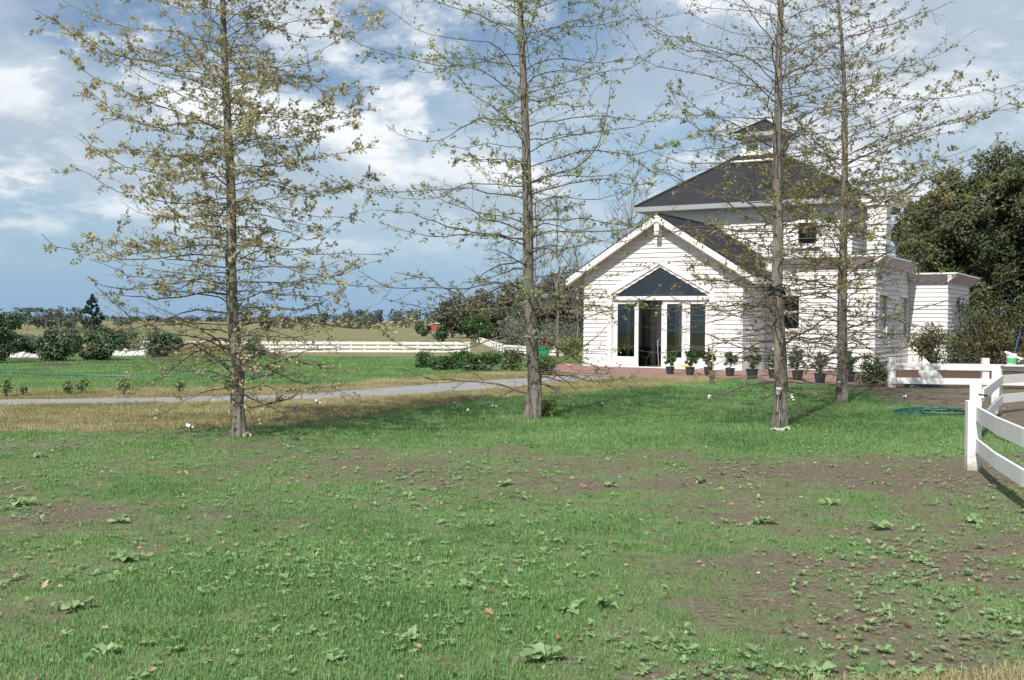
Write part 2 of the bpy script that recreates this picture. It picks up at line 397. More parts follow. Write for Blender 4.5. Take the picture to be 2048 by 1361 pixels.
def strip(name, edgeA, edgeB, m, lift, n=60, rough=0.0, seed=0):
    """a ground sheet between two polylines"""
    def res(e):
        e = np.array(e, float); s = np.r_[0, np.cumsum(np.linalg.norm(np.diff(e, axis=0), axis=1))]; q = np.linspace(0, s[-1], n)
        return np.stack([np.interp(q, s, e[:, 0]), np.interp(q, s, e[:, 1])], 1)
    A, B = res(edgeA), res(edgeB); k = 9; rows = []
    for j in range(k):
        tt = j / (k - 1); Pq = A * (1 - tt) + B * tt
        if rough and j in (0, k - 1):
            Pq = Pq + (np.stack([fbm(Pq[:, 0] * 2.2, Pq[:, 1] * 2.2, seed), fbm(Pq[:, 0] * 2.2, Pq[:, 1] * 2.2, seed + 9)], 1) - .5) * rough
        rows.append(np.c_[Pq, zg(Pq[:, 0], Pq[:, 1]) + lift])
    V = np.concatenate(rows); ii = (np.arange(k - 1)[:, None] * n + np.arange(n - 1)[None]).ravel()
    T = np.concatenate([np.stack([ii, ii + 1, ii + n + 1], 1), np.stack([ii, ii + n + 1, ii + n], 1)])
    return tag(link(bpy.data.objects.new(name, npmesh(name, V, T, m, smooth=True))), kind='structure')
gravel = mat('gravel', (.29, .28, .28), .95, .2, 1.6, (.17, .16, .155), .7, 40, coord='Object')
fx = [-30, -9.5, -6, -4.3, -1.9, 0.3, 2.6, 4.2]; fy = [17.5, 20.4, 21.6, 22.6, 24.6, 27.6, 32.2, 34.0]
bx_ = [-30, -10.4, -7, -4.6, -2.2, 0.0, 1.7, 4.0]; by_ = [19.3, 22.3, 23.2, 24.3, 28.6, 31.4, 33.9, 35.8]
tag(strip('gravel_path', list(zip(fx, fy)), list(zip(bx_, by_)), gravel, .014, 200, .6, 3), 'grey gravel path curving across to the brick paving')

brick = bpy.data.materials.new('brick_paving'); brick.use_nodes = True
t = brick.node_tree; b = t.nodes['Principled BSDF']; b.inputs['Roughness'].default_value = .9
tcn = t.nodes.new('ShaderNodeTexCoord'); bt = t.nodes.new('ShaderNodeTexBrick'); bt.inputs['Scale'].default_value = 4.3
bt.inputs['Color1'].default_value = (.27, .135, .105, 1); bt.inputs['Color2'].default_value = (.20, .115, .10, 1); bt.inputs['Mortar'].default_value = (.13, .10, .085, 1)
bt.inputs['Mortar Size'].default_value = .014
mp = t.nodes.new('ShaderNodeMapping'); mp.inputs['Rotation'].default_value = (0, 0, .54)
t.links.new(tcn.outputs['Object'], mp.inputs[0]); t.links.new(mp.outputs[0], bt.inputs['Vector'])
ns = t.nodes.new('ShaderNodeTexNoise'); ns.inputs['Scale'].default_value = 1.3; ns.inputs['Detail'].default_value = 6; t.links.new(tcn.outputs['Object'], ns.inputs['Vector'])
mxn = t.nodes.new('ShaderNodeMix'); mxn.data_type = 'RGBA'; mxn.blend_type = 'MULTIPLY'; mxn.inputs[0].default_value = .5
t.links.new(bt.outputs[0], mxn.inputs[6]); t.links.new(ns.outputs[0], mxn.inputs[7])
mul = t.nodes.new('ShaderNodeMix'); mul.data_type = 'RGBA'; mul.blend_type = 'ADD'; mul.inputs[0].default_value = .25
t.links.new(mxn.outputs[2], mul.inputs[6]); t.links.new(bt.outputs[0], mul.inputs[7]); t.links.new(mul.outputs[2], b.inputs['Base Color'])

# ------------------------------------------------------------------ house
HA = math.radians(31); HP = gp(1168, 733)
house = tag(empty('weatherboard_house', (HP.x, HP.y, 0), -HA), 'white weatherboard house with dark hipped roof, lantern and glazed front gable', 'house')
def hw(u, v): return (HP.x + u * math.cos(HA) + v * math.sin(HA), HP.y - u * math.sin(HA) + v * math.cos(HA))
# brick terrace laid round the front of the house
tag(strip('brick_paving', list(zip(PVX, PVY)), [(1.2, 42.0), (2.0, 44.5), (2.8, 43.0), (4.5, 41.2), (6.5, 40.2), (8.6, 39.6), (10.2, 39.0), (11.4, 37.2), (12.0, 35.4)], brick, .022, 80, .3, 7), 'red brick paving laid in front of the white house')

WHITE = mat('white_paint', (.76, .745, .73), .5, .2, 2.2, (.70, .68, .66))
BOARD = mat('board_paint', (.73, .71, .695), .55, .3, 1.2, (.66, .64, .62), stretch=(1, 1, 6))
SHEET = mat('wall_lining', (.60, .585, .565), .7, .3, 1.5, (.52, .50, .48))
ROOF = mat('roof_metal', (.025, .027, .032), .55, .3, .8, (.018, .019, .023), spec=.28)
def vary(m, amt):
    t = m.node_tree; b = t.nodes['Principled BSDF']; src = b.inputs['Base Color'].links[0].from_socket
    oi = t.nodes.new('ShaderNodeObjectInfo'); mr = t.nodes.new('ShaderNodeMapRange'); mr.inputs['To Min'].default_value = 1 - amt; mr.inputs['To Max'].default_value = 1.0
    t.links.new(oi.outputs['Random'], mr.inputs['Value']); hs = t.nodes.new('ShaderNodeHueSaturation'); t.links.new(mr.outputs[0], hs.inputs['Value']); t.links.new(src, hs.inputs['Color']); t.links.new(hs.outputs[0], b.inputs['Base Color'])
vary(BOARD, .14)
TRIM = mat('trim_grey_brown', (.45, .40, .38), .7)  # even grey-brown colour of the barge mould
GLASS = glassmat('door_glass', (.88, .94, .90), .8)
DARKGLASS = glassmat('window_glass', (.78, .81, .82), .4)
FLOORM = mat('interior_floor', (.19, .15, .125), .4, .3, 2, (.07, .055, .05))
INNER = mat('interior_wall', (.76, .77, .78), .8)
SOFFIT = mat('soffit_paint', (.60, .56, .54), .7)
GREYP = mat('grey_fascia_paint', (.30, .31, .32), .5, .3, 1.5, (.26, .27, .28))
WOODM = mat('bare_timber', (.33, .25, .17), .8, .3, 4, (.22, .16, .11))

AP_U, AP_Z, SL, GW, OVH, FO = 3.1, 5.57, .6226, 6.2, .55, .42
OH, OZ, OS = 1.92, 2.63, .56; OA = OZ + OH * OS                   # glazed opening: half width, springing, apex
def half(z): return min(3.1, max(0, (AP_Z - .16 - z) / SL))
def opn(z): return OH if z < OZ else max(0, (OA - z) / OS)
wall = MB()
ztop = AP_Z - .16; ze = ztop - 3.1 * SL
wall.prism([(0, -.3), (AP_U - OH, -.3), (AP_U - OH, OZ), (AP_U, OA), (AP_U, ztop), (0, ze)], 0.0, .14)
wall.prism([(AP_U + OH, -.3), (GW, -.3), (GW, ze), (AP_U, ztop), (AP_U, OA), (AP_U + OH, OZ)], 0.0, .14)
gw = wall.build('gable_wall', SHEET, house)
TW0 = .17
RP = .162                                                # board spacing
def board_front(par, rows, v=0.0):
    """one overlapping board per row: quads given as (x0b, x1b, x0t, x1t, z0, z1) on the plane y=v"""
    for (a0, a1, b0, b1, z0, z1) in rows:
        if a1 - a0 < .03 and b1 - b0 < .03: continue
        MB().hexa([(a0, v - .048, z0 - .016), (a1, v - .048, z0 - .016), (a1, v, z0 - .016), (a0, v, z0 - .016),
                   (b0, v - .010, z1), (b1, v - .010, z1), (b1, v, z1), (b0, v, z1)]).build('weatherboard', BOARD, par)
def board_side(par, u, y0, y1, z0, z1, sgn=1):
    MB().hexa([(u, y0, z0 - .016), (u + sgn * .048, y0, z0 - .016), (u + sgn * .048, y1, z0 - .016), (u, y1, z0 - .016),
               (u, y0, z1), (u + sgn * .010, y0, z1), (u + sgn * .010, y1, z1), (u, y1, z1)]).build('weatherboard', BOARD, par)
rows = []; z = .36
while z < ztop - .05:
    z1 = min(z + RP, ztop - .01); h0, h1 = half(z), half(z1); o0, o1 = opn(z), opn(z1)
    e0, e1 = h0, h1
    if o0 <= 0 and o1 <= 0: rows.append((AP_U - e0, AP_U + e0, AP_U - e1, AP_U + e1, z, z1))
    else:
        rows.append((AP_U - e0, AP_U - o0, AP_U - e1, AP_U - o1, z, z1)); rows.append((AP_U + o0, AP_U + e0, AP_U + o1, AP_U + e1, z, z1))
    z += RP
board_front(gw, rows)
MB().box(-.05, AP_U - OH - TW0, -.06, -.001, -.3, .36).build('plinth_board', WHITE, house); MB().box(AP_U + OH + TW0, GW + .05, -.06, -.001, -.3, .36).build('plinth_board', WHITE, house)
MB().box(1.185, 1.215, .0, .12, .05, 2.5).build('door_jamb', WHITE, house); MB().box(4.985, 5.015, .0, .12, .05, 2.5).build('door_jamb', WHITE, house)
# surround of the opening
TW = .17
def slantbar(x0, z0, x1, z1, y0, y1, wd):                 # bar whose lower edge runs from (x0,z0) to (x1,z1)
    return MB().prism([(x0, z0), (x1, z1), (x1, z1 + wd), (x0, z0 + wd)], y0, y1)
for sgn in (-1, 1):
    xo = AP_U + sgn * OH
    MB().box(min(xo, xo + sgn * TW), max(xo, xo + sgn * TW), -.075, .10, .0, OZ + .10).build('opening_trim', WHITE, house)
    pts = [(xo + sgn * TW, OZ + .02 - .0), (AP_U, OA + .10), (AP_U, OA + .10 + .24), (xo + sgn * TW, OZ + .26)]
    if sgn > 0: pts = pts[::-1]
    MB().prism(pts, -.085, .10).build('opening_trim', WHITE, house)
    pts = [(xo, OZ), (AP_U, OA), (AP_U, OA + .10), (xo, OZ + .10)]
    if sgn > 0: pts = pts[::-1]
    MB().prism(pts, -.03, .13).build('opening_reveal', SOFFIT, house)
# transom, doors, gable glass
MB().box(AP_U - OH + .004, AP_U + OH - .004, -.05, .12, 2.50, 2.64).build('transom_bar', WHITE, house)
gl = .07
MB().add([(AP_U - OH + .05, gl, 2.64), (AP_U + OH - .05, gl, 2.64), (AP_U + OH - .05, gl, OZ + .02), (AP_U, gl, OA - .02), (AP_U - OH + .05, gl, OZ + .02)], [(0, 1, 2, 3, 4)]).build('gable_pane', glassmat('gable_glass', (.86, .88, .88), 1.7), house)
def glazed_door(name, x0, x1, y, z0, z1, st=.15, rail=.36, top=.14, hinge=None, ang=0.0):
    d = empty('door_' + name if name else 'glazed_door', (0, 0, 0)); d.name = 'glazed_door'; d.parent = house
    w_ = x1 - x0
    d.location = (x0, y, 0); d.rotation_euler = (0, 0, ang)
    MB().box(0, st, 0, .055, z0, z1).build('stile', WHITE, d); MB().box(w_ - st, w_, 0, .055, z0, z1).build('stile', WHITE, d)
    MB().box(st, w_ - st, .002, .053, z0, z0 + rail).build('bottom_rail', WHITE, d); MB().box(st, w_ - st, .002, .053, z1 - top, z1).build('top_rail', WHITE, d)
    MB().box(st, w_ - st, .024, .030, z0 + rail, z1 - top).build('pane', GLASS, d)
    return d
glazed_door('', 1.22, 2.22, .03, .05, 2.50)
glazed_door('', 3.20, 4.09, .03, .05, 2.50)
glazed_door('', 4.10, 4.98, .03, .05, 2.50)
dd = glazed_door('', 3.16, 4.14, .10, .05, 2.48, ang=1.35)
dd['label'] = 'glazed door folded open into the house'
MB().tube([(.86, -.045, 1.02), (.86, -.045, 1.16)], .012, 6).build('handle', mat('steel', (.45, .45, .46), .3, metal=.9), dd)
MB().box(1.02, 5.18, -.10, .16, -.02, .05).build('door_sill', WHITE, house)
MB().box(3.9, 4.4, -.005, .03, .115, .155).build('tape_strip', mat('yellow_tape', (.75, .42, .05), .5), house)
# interior: floor, ceiling, partitions, glazed side
MB().box(.14, 6.06, .14, 5.5, -.05, .03).build('interior_floor', FLOORM, house)
MB().box(.14, 6.06, 5.36, 5.5, .03, 4.4).build('interior_wall', INNER, house)
MB().box(1.55, 1.75, 2.7, 2.95, .03, 2.9).build('interior_post', mat('raw_board', (.60, .58, .55), .8, .3, 5, (.45, .43, .40)), house)
MB().box(1.75, 2.9, 2.78, 2.88, .75, 2.9).build('interior_panel', INNER, house)
MB().box(.9, 2.9, 2.75, 2.95, .03, .72).build('interior_bench', mat('dark_cabinet', (.05, .045, .045), .5), house)
MB().tube([(2.55, 1.2, .03), (2.52, 1.15, .6), (2.5, 1.2, 1.0), (2.62, 1.25, 1.15), (2.8, 1.3, 1.12)], .012, 6).build('cable', mat('grey_cable', (.5, .5, .5), .5), house)
# left side wall with a window to the garden, right side wall
m = MB(); m.box(0, .14, .14, 2.6, -.3, ze); m.box(0, .14, 5.0, 5.6, -.3, ze); m.box(0, .14, 2.6, 5.0, -.3, .25); m.box(0, .14, 2.6, 5.0, 2.5, ze)
lw = m.build('side_wall', SHEET, house)
MB().box(.06, .07, 2.6, 5.0, .25, 2.5).build('window_pane', GLASS, house)
for yy in (2.6, 3.77, 4.94): MB().box(.03, .11, yy, yy + .06, .25, 2.5).build('window_bar', WHITE, house)
z = .36
while z + RP < 3.4:
    for y0, y1 in ((.0, 2.6), (5.0, 5.6)) if .2 < z < 2.45 else ((.0, 5.6),): board_side(lw, 0, y0, y1, z, z + RP, -1)
    z += RP
rw = MB().box(GW - .14, GW, .14, 5.6, -.3, ze).build('side_wall', SHEET, house)
MAINV, MU, MZ = 2.53, 10.15, 4.0
z = .36
while z + RP < 3.35: board_side(rw, GW, -.034, MAINV - .036, z, z + RP, 1); z += RP
MB().box(GW, GW + .05, -.06, MAINV - .04, -.3, .36).build('plinth_board', WHITE, house)
# gable roof: corrugated sheets, barge boards, fascia, soffit, king post block
def corrugated(name, fn0, fn1, L, nrm, pitch=.085, amp=.014, par=None):
    n = int(L / pitch * 4) + 1; V = []; 
    for i in range(n):
        s = L * i / (n - 1); d = amp * math.cos(2 * math.pi * s / pitch)
        a = Vector(fn0(s)) + nrm * d; b_ = Vector(fn1(s)) + nrm * d; V += [tuple(a), tuple(b_)]
    mb = MB(); mb.add(V, [(2 * i, 2 * i + 2, 2 * i + 3, 2 * i + 1) for i in range(n - 1)]); return mb.build(name, ROOF, par, smooth=True)
UPV = 5.6                                                # front wall of the upper storey
RT = AP_Z + .03; eaveh = 3.1 + OVH
for sgn in (-1, 1):
    nrm = Vector((sgn * SL, 0, 1)).normalized()
    yend = UPV + .0
    r = corrugated('roof_sheet', lambda s: (AP_U, -FO - .04 + s, RT), lambda s, q=sgn: (AP_U + q * (eaveh + .04), -FO - .04 + s, RT - SL * (eaveh + .04)), yend + FO + .04, nrm, par=house)
    # barge board
    xo = AP_U + sgn * eaveh; pts = [(AP_U, AP_Z - .235), (xo, AP_Z - .235 - SL * eaveh), (xo, AP_Z - SL * eaveh), (AP_U, AP_Z)]
    if sgn < 0: pts = pts[::-1]
    MB().prism(pts, -FO - .035, -FO).build('barge_board', WHITE, house)
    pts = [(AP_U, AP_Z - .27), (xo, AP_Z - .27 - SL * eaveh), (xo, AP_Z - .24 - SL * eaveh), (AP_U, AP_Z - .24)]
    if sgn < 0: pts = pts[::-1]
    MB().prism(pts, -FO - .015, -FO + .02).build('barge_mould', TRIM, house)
    pts = [(AP_U, AP_Z - .16), (xo, AP_Z - .16 - SL * eaveh), (xo, AP_Z - .10 - SL * eaveh), (AP_U, AP_Z - .10)]
    if sgn < 0: pts = pts[::-1]
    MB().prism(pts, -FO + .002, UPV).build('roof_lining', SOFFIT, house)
    zb = AP_Z - SL * eaveh
    MB().box(min(xo, xo + sgn * .03), max(xo, xo + sgn * .03), -FO + .003, MAINV - .5 if sgn > 0 else UPV, zb - .24, zb - .005).build('fascia', WHITE, house)
MB().tube([(AP_U, -FO - .03, AP_Z + .05), (AP_U, UPV, AP_Z + .05)], .055, 8).build('ridge_cap', ROOF, house)
MB().box(AP_U - .09, AP_U + .09, -FO + .004, -.001, 4.84, 5.27).build('king_block', WHITE, house)
MB().box(AP_U - .07, AP_U + .07, -.09, -.036, 4.62, 4.84).build('king_block', WHITE, house)

# lower wing on the right: walls, boards, window, flat roof
m = MB(); WX0, WX1, WZ0, WZ1 = 6.72, 7.48, 1.50, 2.68
m.box(GW, WX0, MAINV, MAINV + .14, -.3, MZ); m.box(WX1, MU, MAINV, MAINV + .14, -.3, MZ); m.box(WX0, WX1, MAINV, MAINV + .14, -.3, WZ0); m.box(WX0, WX1, MAINV, MAINV + .14, WZ1, MZ)
mw = m.build('wing_wall', SHEET, house)
rows = []; z = .36
while z + RP < MZ - .15:
    if WZ0 - .1 < z + RP / 2 < WZ1 + .08: rows += [(GW + .035, WX0 - .09, GW + .035, WX0 - .09, z, z + RP), (WX1 + .09, MU, WX1 + .09, MU, z, z + RP)]
    else: rows.append((GW + .035, MU, GW + .035, MU, z, z + RP))
    z += RP
board_front(mw, rows, MAINV)
MB().box(GW + .05, MU + .05, MAINV - .06, MAINV - .001, -.3, .36).build('plinth_board', WHITE, house)
def window(x0, x1, z0, z1, v, bars=(), hbars=(), glassm=DARKGLASS, fr=.09, proud=.05, name='window'):
    wd = empty('window', (0, 0, 0)); wd.parent = house
    m = MB(); m.box(x0 - fr, x0, v - proud, v + .12, z0 - fr, z1 + fr); m.box(x1, x1 + fr, v - proud, v + .12, z0 - fr, z1 + fr)
    m.box(x0, x1, v - proud, v + .12, z1, z1 + fr); m.build('frame', WHITE, wd)
    MB().box(x0 - fr - .03, x1 + fr + .03, v - proud - .05, v - proud + .04, z0 - fr - .05, z0 - fr + .002).build('sill', WHITE, wd)
    MB().box(x0, x1, v - proud, v + .12, z0 - fr, z0).build('frame', WHITE, wd)
    MB().add([(x0, v + .05, z0), (x1, v + .05, z0), (x1, v + .05, z1), (x0, v + .05, z1)], [(0, 1, 2, 3)]).build('pane', glassm, wd)
    for bz in hbars: MB().box(x0, x1, v + .01, v + .08, bz - .035, bz + .035).build('glazing_bar', WHITE, wd)
    for bx in bars: MB().box(bx - .03, bx + .03, v + .012, v + .078, z0, z1).build('glazing_bar', WHITE, wd)
    return wd
window(WX0, WX1, WZ0, WZ1, MAINV, hbars=((WZ0 + WZ1) / 2,))
MB().box(GW, MU - .15, 2.9, 8.0, -.2, -.02).build('interior_floor', FLOORM, house)
MB().box(GW + .01, MU - .16, 5.0, 5.1, 0, MZ - .2).build('interior_wall', mat('dark_grey_wall', (.16, .15, .15), .9), house)  # even dark grey for the walls behind the wing and upper windows
# right wall of the wing with two deep window recesses
RV1 = 8.15
R1, R2 = (3.0, 4.3), (6.6, 7.9); rz0, rz1 = 1.30, 2.72
m = MB()
m.box(MU - .14, MU, MAINV + .14, R1[0], -.3, MZ); m.box(MU - .14, MU, R1[1], R2[0], -.3, MZ); m.box(MU - .14, MU, R2[1], RV1, -.3, MZ)
for q in (R1, R2): m.box(MU - .14, MU, q[0], q[1], -.3, rz0); m.box(MU - .14, MU, q[0], q[1], rz1, MZ)
rw2 = m.build('wing_wall', SHEET, house)
z = .36
while z + RP < MZ - .15:
    if rz0 - .08 < z + RP / 2 < rz1 + .08: segs = [(MAINV - .034, R1[0] - .07), (R1[1] + .07, R2[0] - .07), (R2[1] + .07, RV1)]
    else: segs = [(MAINV - .034, RV1)]
    for y0, y1 in segs: board_side(rw2, MU, y0, y1, z, z + RP, 1)
    z += RP
MB().box(MU, MU + .05, MAINV - .06, RV1, -.3, .36).build('plinth_board', WHITE, house)
for q in (R1, R2):
    wd = empty('window', (0, 0, 0)); wd.parent = house
    m = MB(); m.box(MU - .12, MU + .05, q[0] - .07, q[0], rz0 - .07, rz1 + .07); m.box(MU - .12, MU + .05, q[1], q[1] + .07, rz0 - .07, rz1 + .07)
    m.box(MU - .12, MU + .05, q[0], q[1], rz1, rz1 + .07); m.box(MU - .12, MU + .07, q[0], q[1], rz0 - .07, rz0); m.build('frame', WHITE, wd)
    MB().box(MU - .10, MU - .08, q[0], q[1], rz0, rz1).build('pane', mat('pale_blind', (.55, .56, .58), .5), wd)
def flatroof(x0, x1, y0, y1, z, par, wx=None, wy=None):
    """overhanging flat roof: sloping soffit in to the wall, white edge, metal sheet"""
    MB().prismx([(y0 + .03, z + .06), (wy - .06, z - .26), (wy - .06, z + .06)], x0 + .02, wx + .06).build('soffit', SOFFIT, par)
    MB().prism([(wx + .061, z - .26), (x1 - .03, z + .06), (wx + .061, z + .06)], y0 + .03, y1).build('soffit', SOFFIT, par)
    MB().box(x0, x1, y0, y1, z + .061, z + .12).build('roof_edge', WHITE, par)
    MB().box(x0 + .05, x1 - .05, y0 + .05, y1, z + .12, z + .14).build('roof_sheet', ROOF, par)
flatroof(GW + .58, MU + .42, MAINV - .45, RV1 - .2, MZ - .02, house, MU, MAINV)
MB().box(MU + .02, MU + .36, RV1 - .52, RV1 - .2, MZ - .30, MZ - .06).build('vent_box', WHITE, house)
# far right annexe
AU, AV1, AZ = 11.62, 13.2, 3.55
m = MB(); m.box(MU + .0, AU, RV1, RV1 + .14, -.3, AZ); m.box(AU - .14, AU, RV1 + .14, AV1, -.3, AZ); aw = m.build('annexe_wall', SHEET, house)
z = .36; rows = []
while z + RP < AZ - .02:
    rows.append((MU + .04, AU, MU + .04, AU, z, z + RP))
    if .9 < z < 2.5: board_side(aw, AU, RV1 - .034, 11.2, z, z + RP, 1); board_side(aw, AU, 12.5, AV1, z, z + RP, 1)
    else: board_side(aw, AU, RV1 - .034, AV1, z, z + RP, 1)
    z += RP
board_front(aw, rows, RV1)
MB().box(AU - .10, AU + .01, 11.2, 12.5, .8, 2.62).build('annexe_door', mat('grey_door', (.50, .50, .52), .6), house)
MB().box(MU + .05, AU + .05, RV1 - .06, RV1 - .001, -.3, .36).build('plinth_board', WHITE, house)
flatroof(MU + .06, AU + .45, RV1 - .42, AV1 + .2, AZ + .02, house, AU, RV1)

# upper storey
UL, UR, UB, UE = .33, 8.55, 10.4, 6.30                   # wall left, right, back; eave height
m = MB(); UX0, UX1, UZ0, UZ1 = 6.52, 7.22, 4.80, 5.62
m.box(UL, UX0, UPV, UPV + .14, 3.6, UE); m.box(UX1, UR, UPV, UPV + .14, 3.6, UE); m.box(UX0, UX1, UPV, UPV + .14, 3.6, UZ0); m.box(UX0, UX1, UPV, UPV + .14, UZ1, UE)
m.box(UL, UL + .14, UPV + .14, UB, -.3, UE); m.box(UR - .14, UR, UPV + .14, UB, 3.6, UE); m.box(UL + .14, UR - .14, UB - .14, UB, -.3, UE)
uw = m.build('upper_wall', SHEET, house)
rows = []; z = 4.16
while z + RP < UE + .01:
    zl = (z + z + RP) / 2; xl = 3.75
    if UZ0 - .12 < zl < UZ1 + .10: rows += [(xl, UX0 - .12, xl, UX0 - .12, z, z + RP), (UX1 + .12, UR, UX1 + .12, UR, z, z + RP)]
    else: rows.append((xl, UR, xl, UR, z, z + RP))
    z += RP
board_front(uw, rows, UPV)
for k in range(8): MB().box(UL + .02 + k * .46, UL + .47 + k * .46, UPV - .018, UPV, 3.9, UE).build('wall_panel', BOARD, uw)
z = 4.16
while z + RP < UE: board_side(uw, UL, UPV - .034, UB, z, z + RP, -1); board_side(uw, UR, UPV - .034, UB, z, z + RP, 1); z += RP
wdw = window(UX0, UX1, UZ0, UZ1, UPV, fr=.13, proud=.10)
MB().box(UL + .1, UR - .2, 7.2, 7.3, 4.2, UE).build('interior_wall', MATS['dark_grey_wall'], house)
# hipped roof
EL, ER, EF, EB = UL - .60, UR + .60, UPV - .60, UB + .60
LC = ((EL + ER) / 2 - .12, (EF + EB) / 2); LH = .74; LZ = 8.72   # lantern centre, half size, foot height
l0, l1, b0, b1 = LC[0] - LH, LC[0] + LH, LC[1] - LH, LC[1] + LH
def hipface(p0, p1, q0, q1, par, zc=0.0):
    """trapezoid sheet from eave p0-p1 to head q0-q1, corrugations running up the slope"""
    p0, p1, q0, q1 = map(Vector, (p0, p1, q0, q1)); L = (p1 - p0).length; e = (p1 - p0) / L
    nrm = e.cross((q0 + q1) / 2 - (p0 + p1) / 2).normalized()
    if nrm.z < 0: nrm = -nrm
    s0 = (q0 - p0).dot(e); s1 = (q1 - p0).dot(e); up = (q0 - p0) - e * s0
    def top(s):
        tt = s / s0 if s < s0 else ((L - s) / (L - s1) if s > s1 else 1.0)
        return p0 + e * s + up * max(0.0, tt)
    return corrugated('roof_sheet', lambda s: p0 + e * s, top, L, nrm, par=par)
ez = UE + .20
c4 = [(EL, EF, ez), (ER, EF, ez), (ER, EB, ez), (EL, EB, ez)]; t4 = [(l0, b0, LZ), (l1, b0, LZ), (l1, b1, LZ), (l0, b1, LZ)]
roof = empty('hipped_roof', (0, 0, 0)); roof.parent = house
for k in range(4):
    hipface(c4[k], c4[(k + 1) % 4], t4[k], t4[(k + 1) % 4], roof)
    MB().tube([Vector(c4[k]) + Vector((0, 0, .03)), Vector(t4[k]) + Vector((0, 0, .03))], .05, 7).build('hip_cap', ROOF, roof)
m = MB(); m.box(EL, ER, EF - .025, EF, UE + .0, ez - .005); m.build('fascia', GREYP, roof)
MB().box(ER, ER + .025, EF, EB, UE + .0, ez - .005).build('fascia', GREYP, roof)
MB().box(EL - .025, EL, EF, EB, UE + .0, ez - .005).build('fascia', GREYP, roof)
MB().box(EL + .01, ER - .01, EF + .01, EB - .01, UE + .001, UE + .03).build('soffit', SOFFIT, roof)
fr = (b0 - EF); sl_ = (LZ - ez) / fr; tb = .80
MB().tube([(l0 - .30, EF + fr * tb - .05, ez + sl_ * fr * tb + .09), (l1 + .10, EF + fr * tb - .05, ez + sl_ * fr * tb + .09)], .05, 8).build('roof_rail', WHITE, roof)
# lantern
lan = empty('roof_lantern', (0, 0, 0)); lan.parent = house
lz1 = LZ + .72
m = MB(); m.box(l0 - .07, l1 + .07, b0 - .07, b1 + .07, LZ - .05, LZ + .06); m.build('sill', WHITE, lan)
for cx_ in (l0, l1 - .2):
    for cy_ in (b0, b1 - .2): MB().box(cx_, cx_ + .2, cy_, cy_ + .2, LZ + .06, lz1).build('corner_post', WHITE, lan)
MB().box(l0 + .2, l1 - .2, b0, b0 + .12, lz1 - .12, lz1).build('head_rail', WHITE, lan); MB().box(l0 + .2, l1 - .2, b0, b0 + .12, LZ + .06, LZ + .14).build('bottom_rail', WHITE, lan)
for k, (xa, xb) in enumerate(((l0 + .2, LC[0] - .025), (LC[0] + .025, l1 - .2))):
    MB().box(xa, xb, b0 + .05, b0 + .056, LZ + .14, lz1 - .12).build('pane', glassmat('lantern_glass', (.7, .74, .78), 1.0), lan)
MB().box(LC[0] - .025, LC[0] + .025, b0 + .01, b0 + .10, LZ + .14, lz1 - .12).build('glazing_bar', WHITE, lan)
MB().box(l0 + .2, l1 - .2, b0 + .02, b0 + .09, LZ + .40, LZ + .45).build('glazing_bar', WHITE, lan)
for xx in (l0, l1 - .12): MB().box(xx, xx + .12, b0 + .2, b1 - .2, lz1 - .12, lz1).build('head_rail', WHITE, lan)
MB().box(l1 - .07, l1 - .06, b0 + .2, b1 - .2, LZ + .06, lz1 - .12).build('pane', MATS['lantern_glass'], lan)
MB().box(l0 + .06, l0 + .07, b0 + .2, b1 - .2, LZ + .06, lz1 - .12).build('pane', MATS['lantern_glass'], lan)
LO = .28; lz2 = lz1 + .14
c4 = [(l0 - LO, b0 - LO, lz2), (l1 + LO, b0 - LO, lz2), (l1 + LO, b1 + LO, lz2), (l0 - LO, b1 + LO, lz2)]
ap = (LC[0], LC[1], lz2 + .62); t4 = [(ap[0] - .04, ap[1] - .04, ap[2]), (ap[0] + .04, ap[1] - .04, ap[2]), (ap[0] + .04, ap[1] + .04, ap[2]), (ap[0] - .04, ap[1] + .04, ap[2])]
for k in range(4):
    hipface(c4[k], c4[(k + 1) % 4], t4[k], t4[(k + 1) % 4], lan)
    MB().tube([Vector(c4[k]) + Vector((0, 0, .03)), Vector(t4[k]) + Vector((0, 0, .03))], .04, 7).build('hip_cap', ROOF, lan)
MB().lathe([(.02, -.02), (.09, .0), (.07, .06), (.02, .12)], ap, 8).build('finial', ROOF, lan)
MB().box(l0 - LO, l1 + LO, b0 - LO - .02, b0 - LO, lz1 - .04, lz2 - .005).build('fascia', GREYP, lan)
MB().box(l1 + LO, l1 + LO + .02, b0 - LO, b1 + LO, lz1 - .04, lz2 - .005).build('fascia', GREYP, lan)
MB().box(l0 - LO - .02, l0 - LO, b0 - LO, b1 + LO, lz1 - .04, lz2 - .005).build('fascia', GREYP, lan)
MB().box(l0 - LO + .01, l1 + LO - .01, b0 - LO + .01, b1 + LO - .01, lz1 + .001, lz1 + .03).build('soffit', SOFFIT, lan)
# chimney
ch = empty('chimney', (0, 0, 0)); ch.parent = house
cu0, cu1, cv0, cv1 = 9.28, 9.97, 5.0, 5.75
MB().box(cu0, cu1, cv0, cv1, MZ, 6.12).build('stack', WHITE, ch)
MB().box(cu0 - .05, cu1 + .05, cv0 - .05, cv1 + .05, 5.42, 5.55).build('band', WHITE, ch)
MB().box(cu0 - .09, cu1 + .09, cv0 - .09, cv1 + .09, 6.12, 6.20).build('cap', WHITE, ch)
MB().tube([(cu0 - .22, cv0 - .02, 6.28), (cu1 + .12, cv0 - .02, 6.30)], .09, 10).build('flue_pipe', WHITE, ch)
z = MZ + .02
while z + RP < 5.4:
    board_front(ch, [(cu0, cu1, cu0, cu1, z, z + RP)], cv0); z += RP

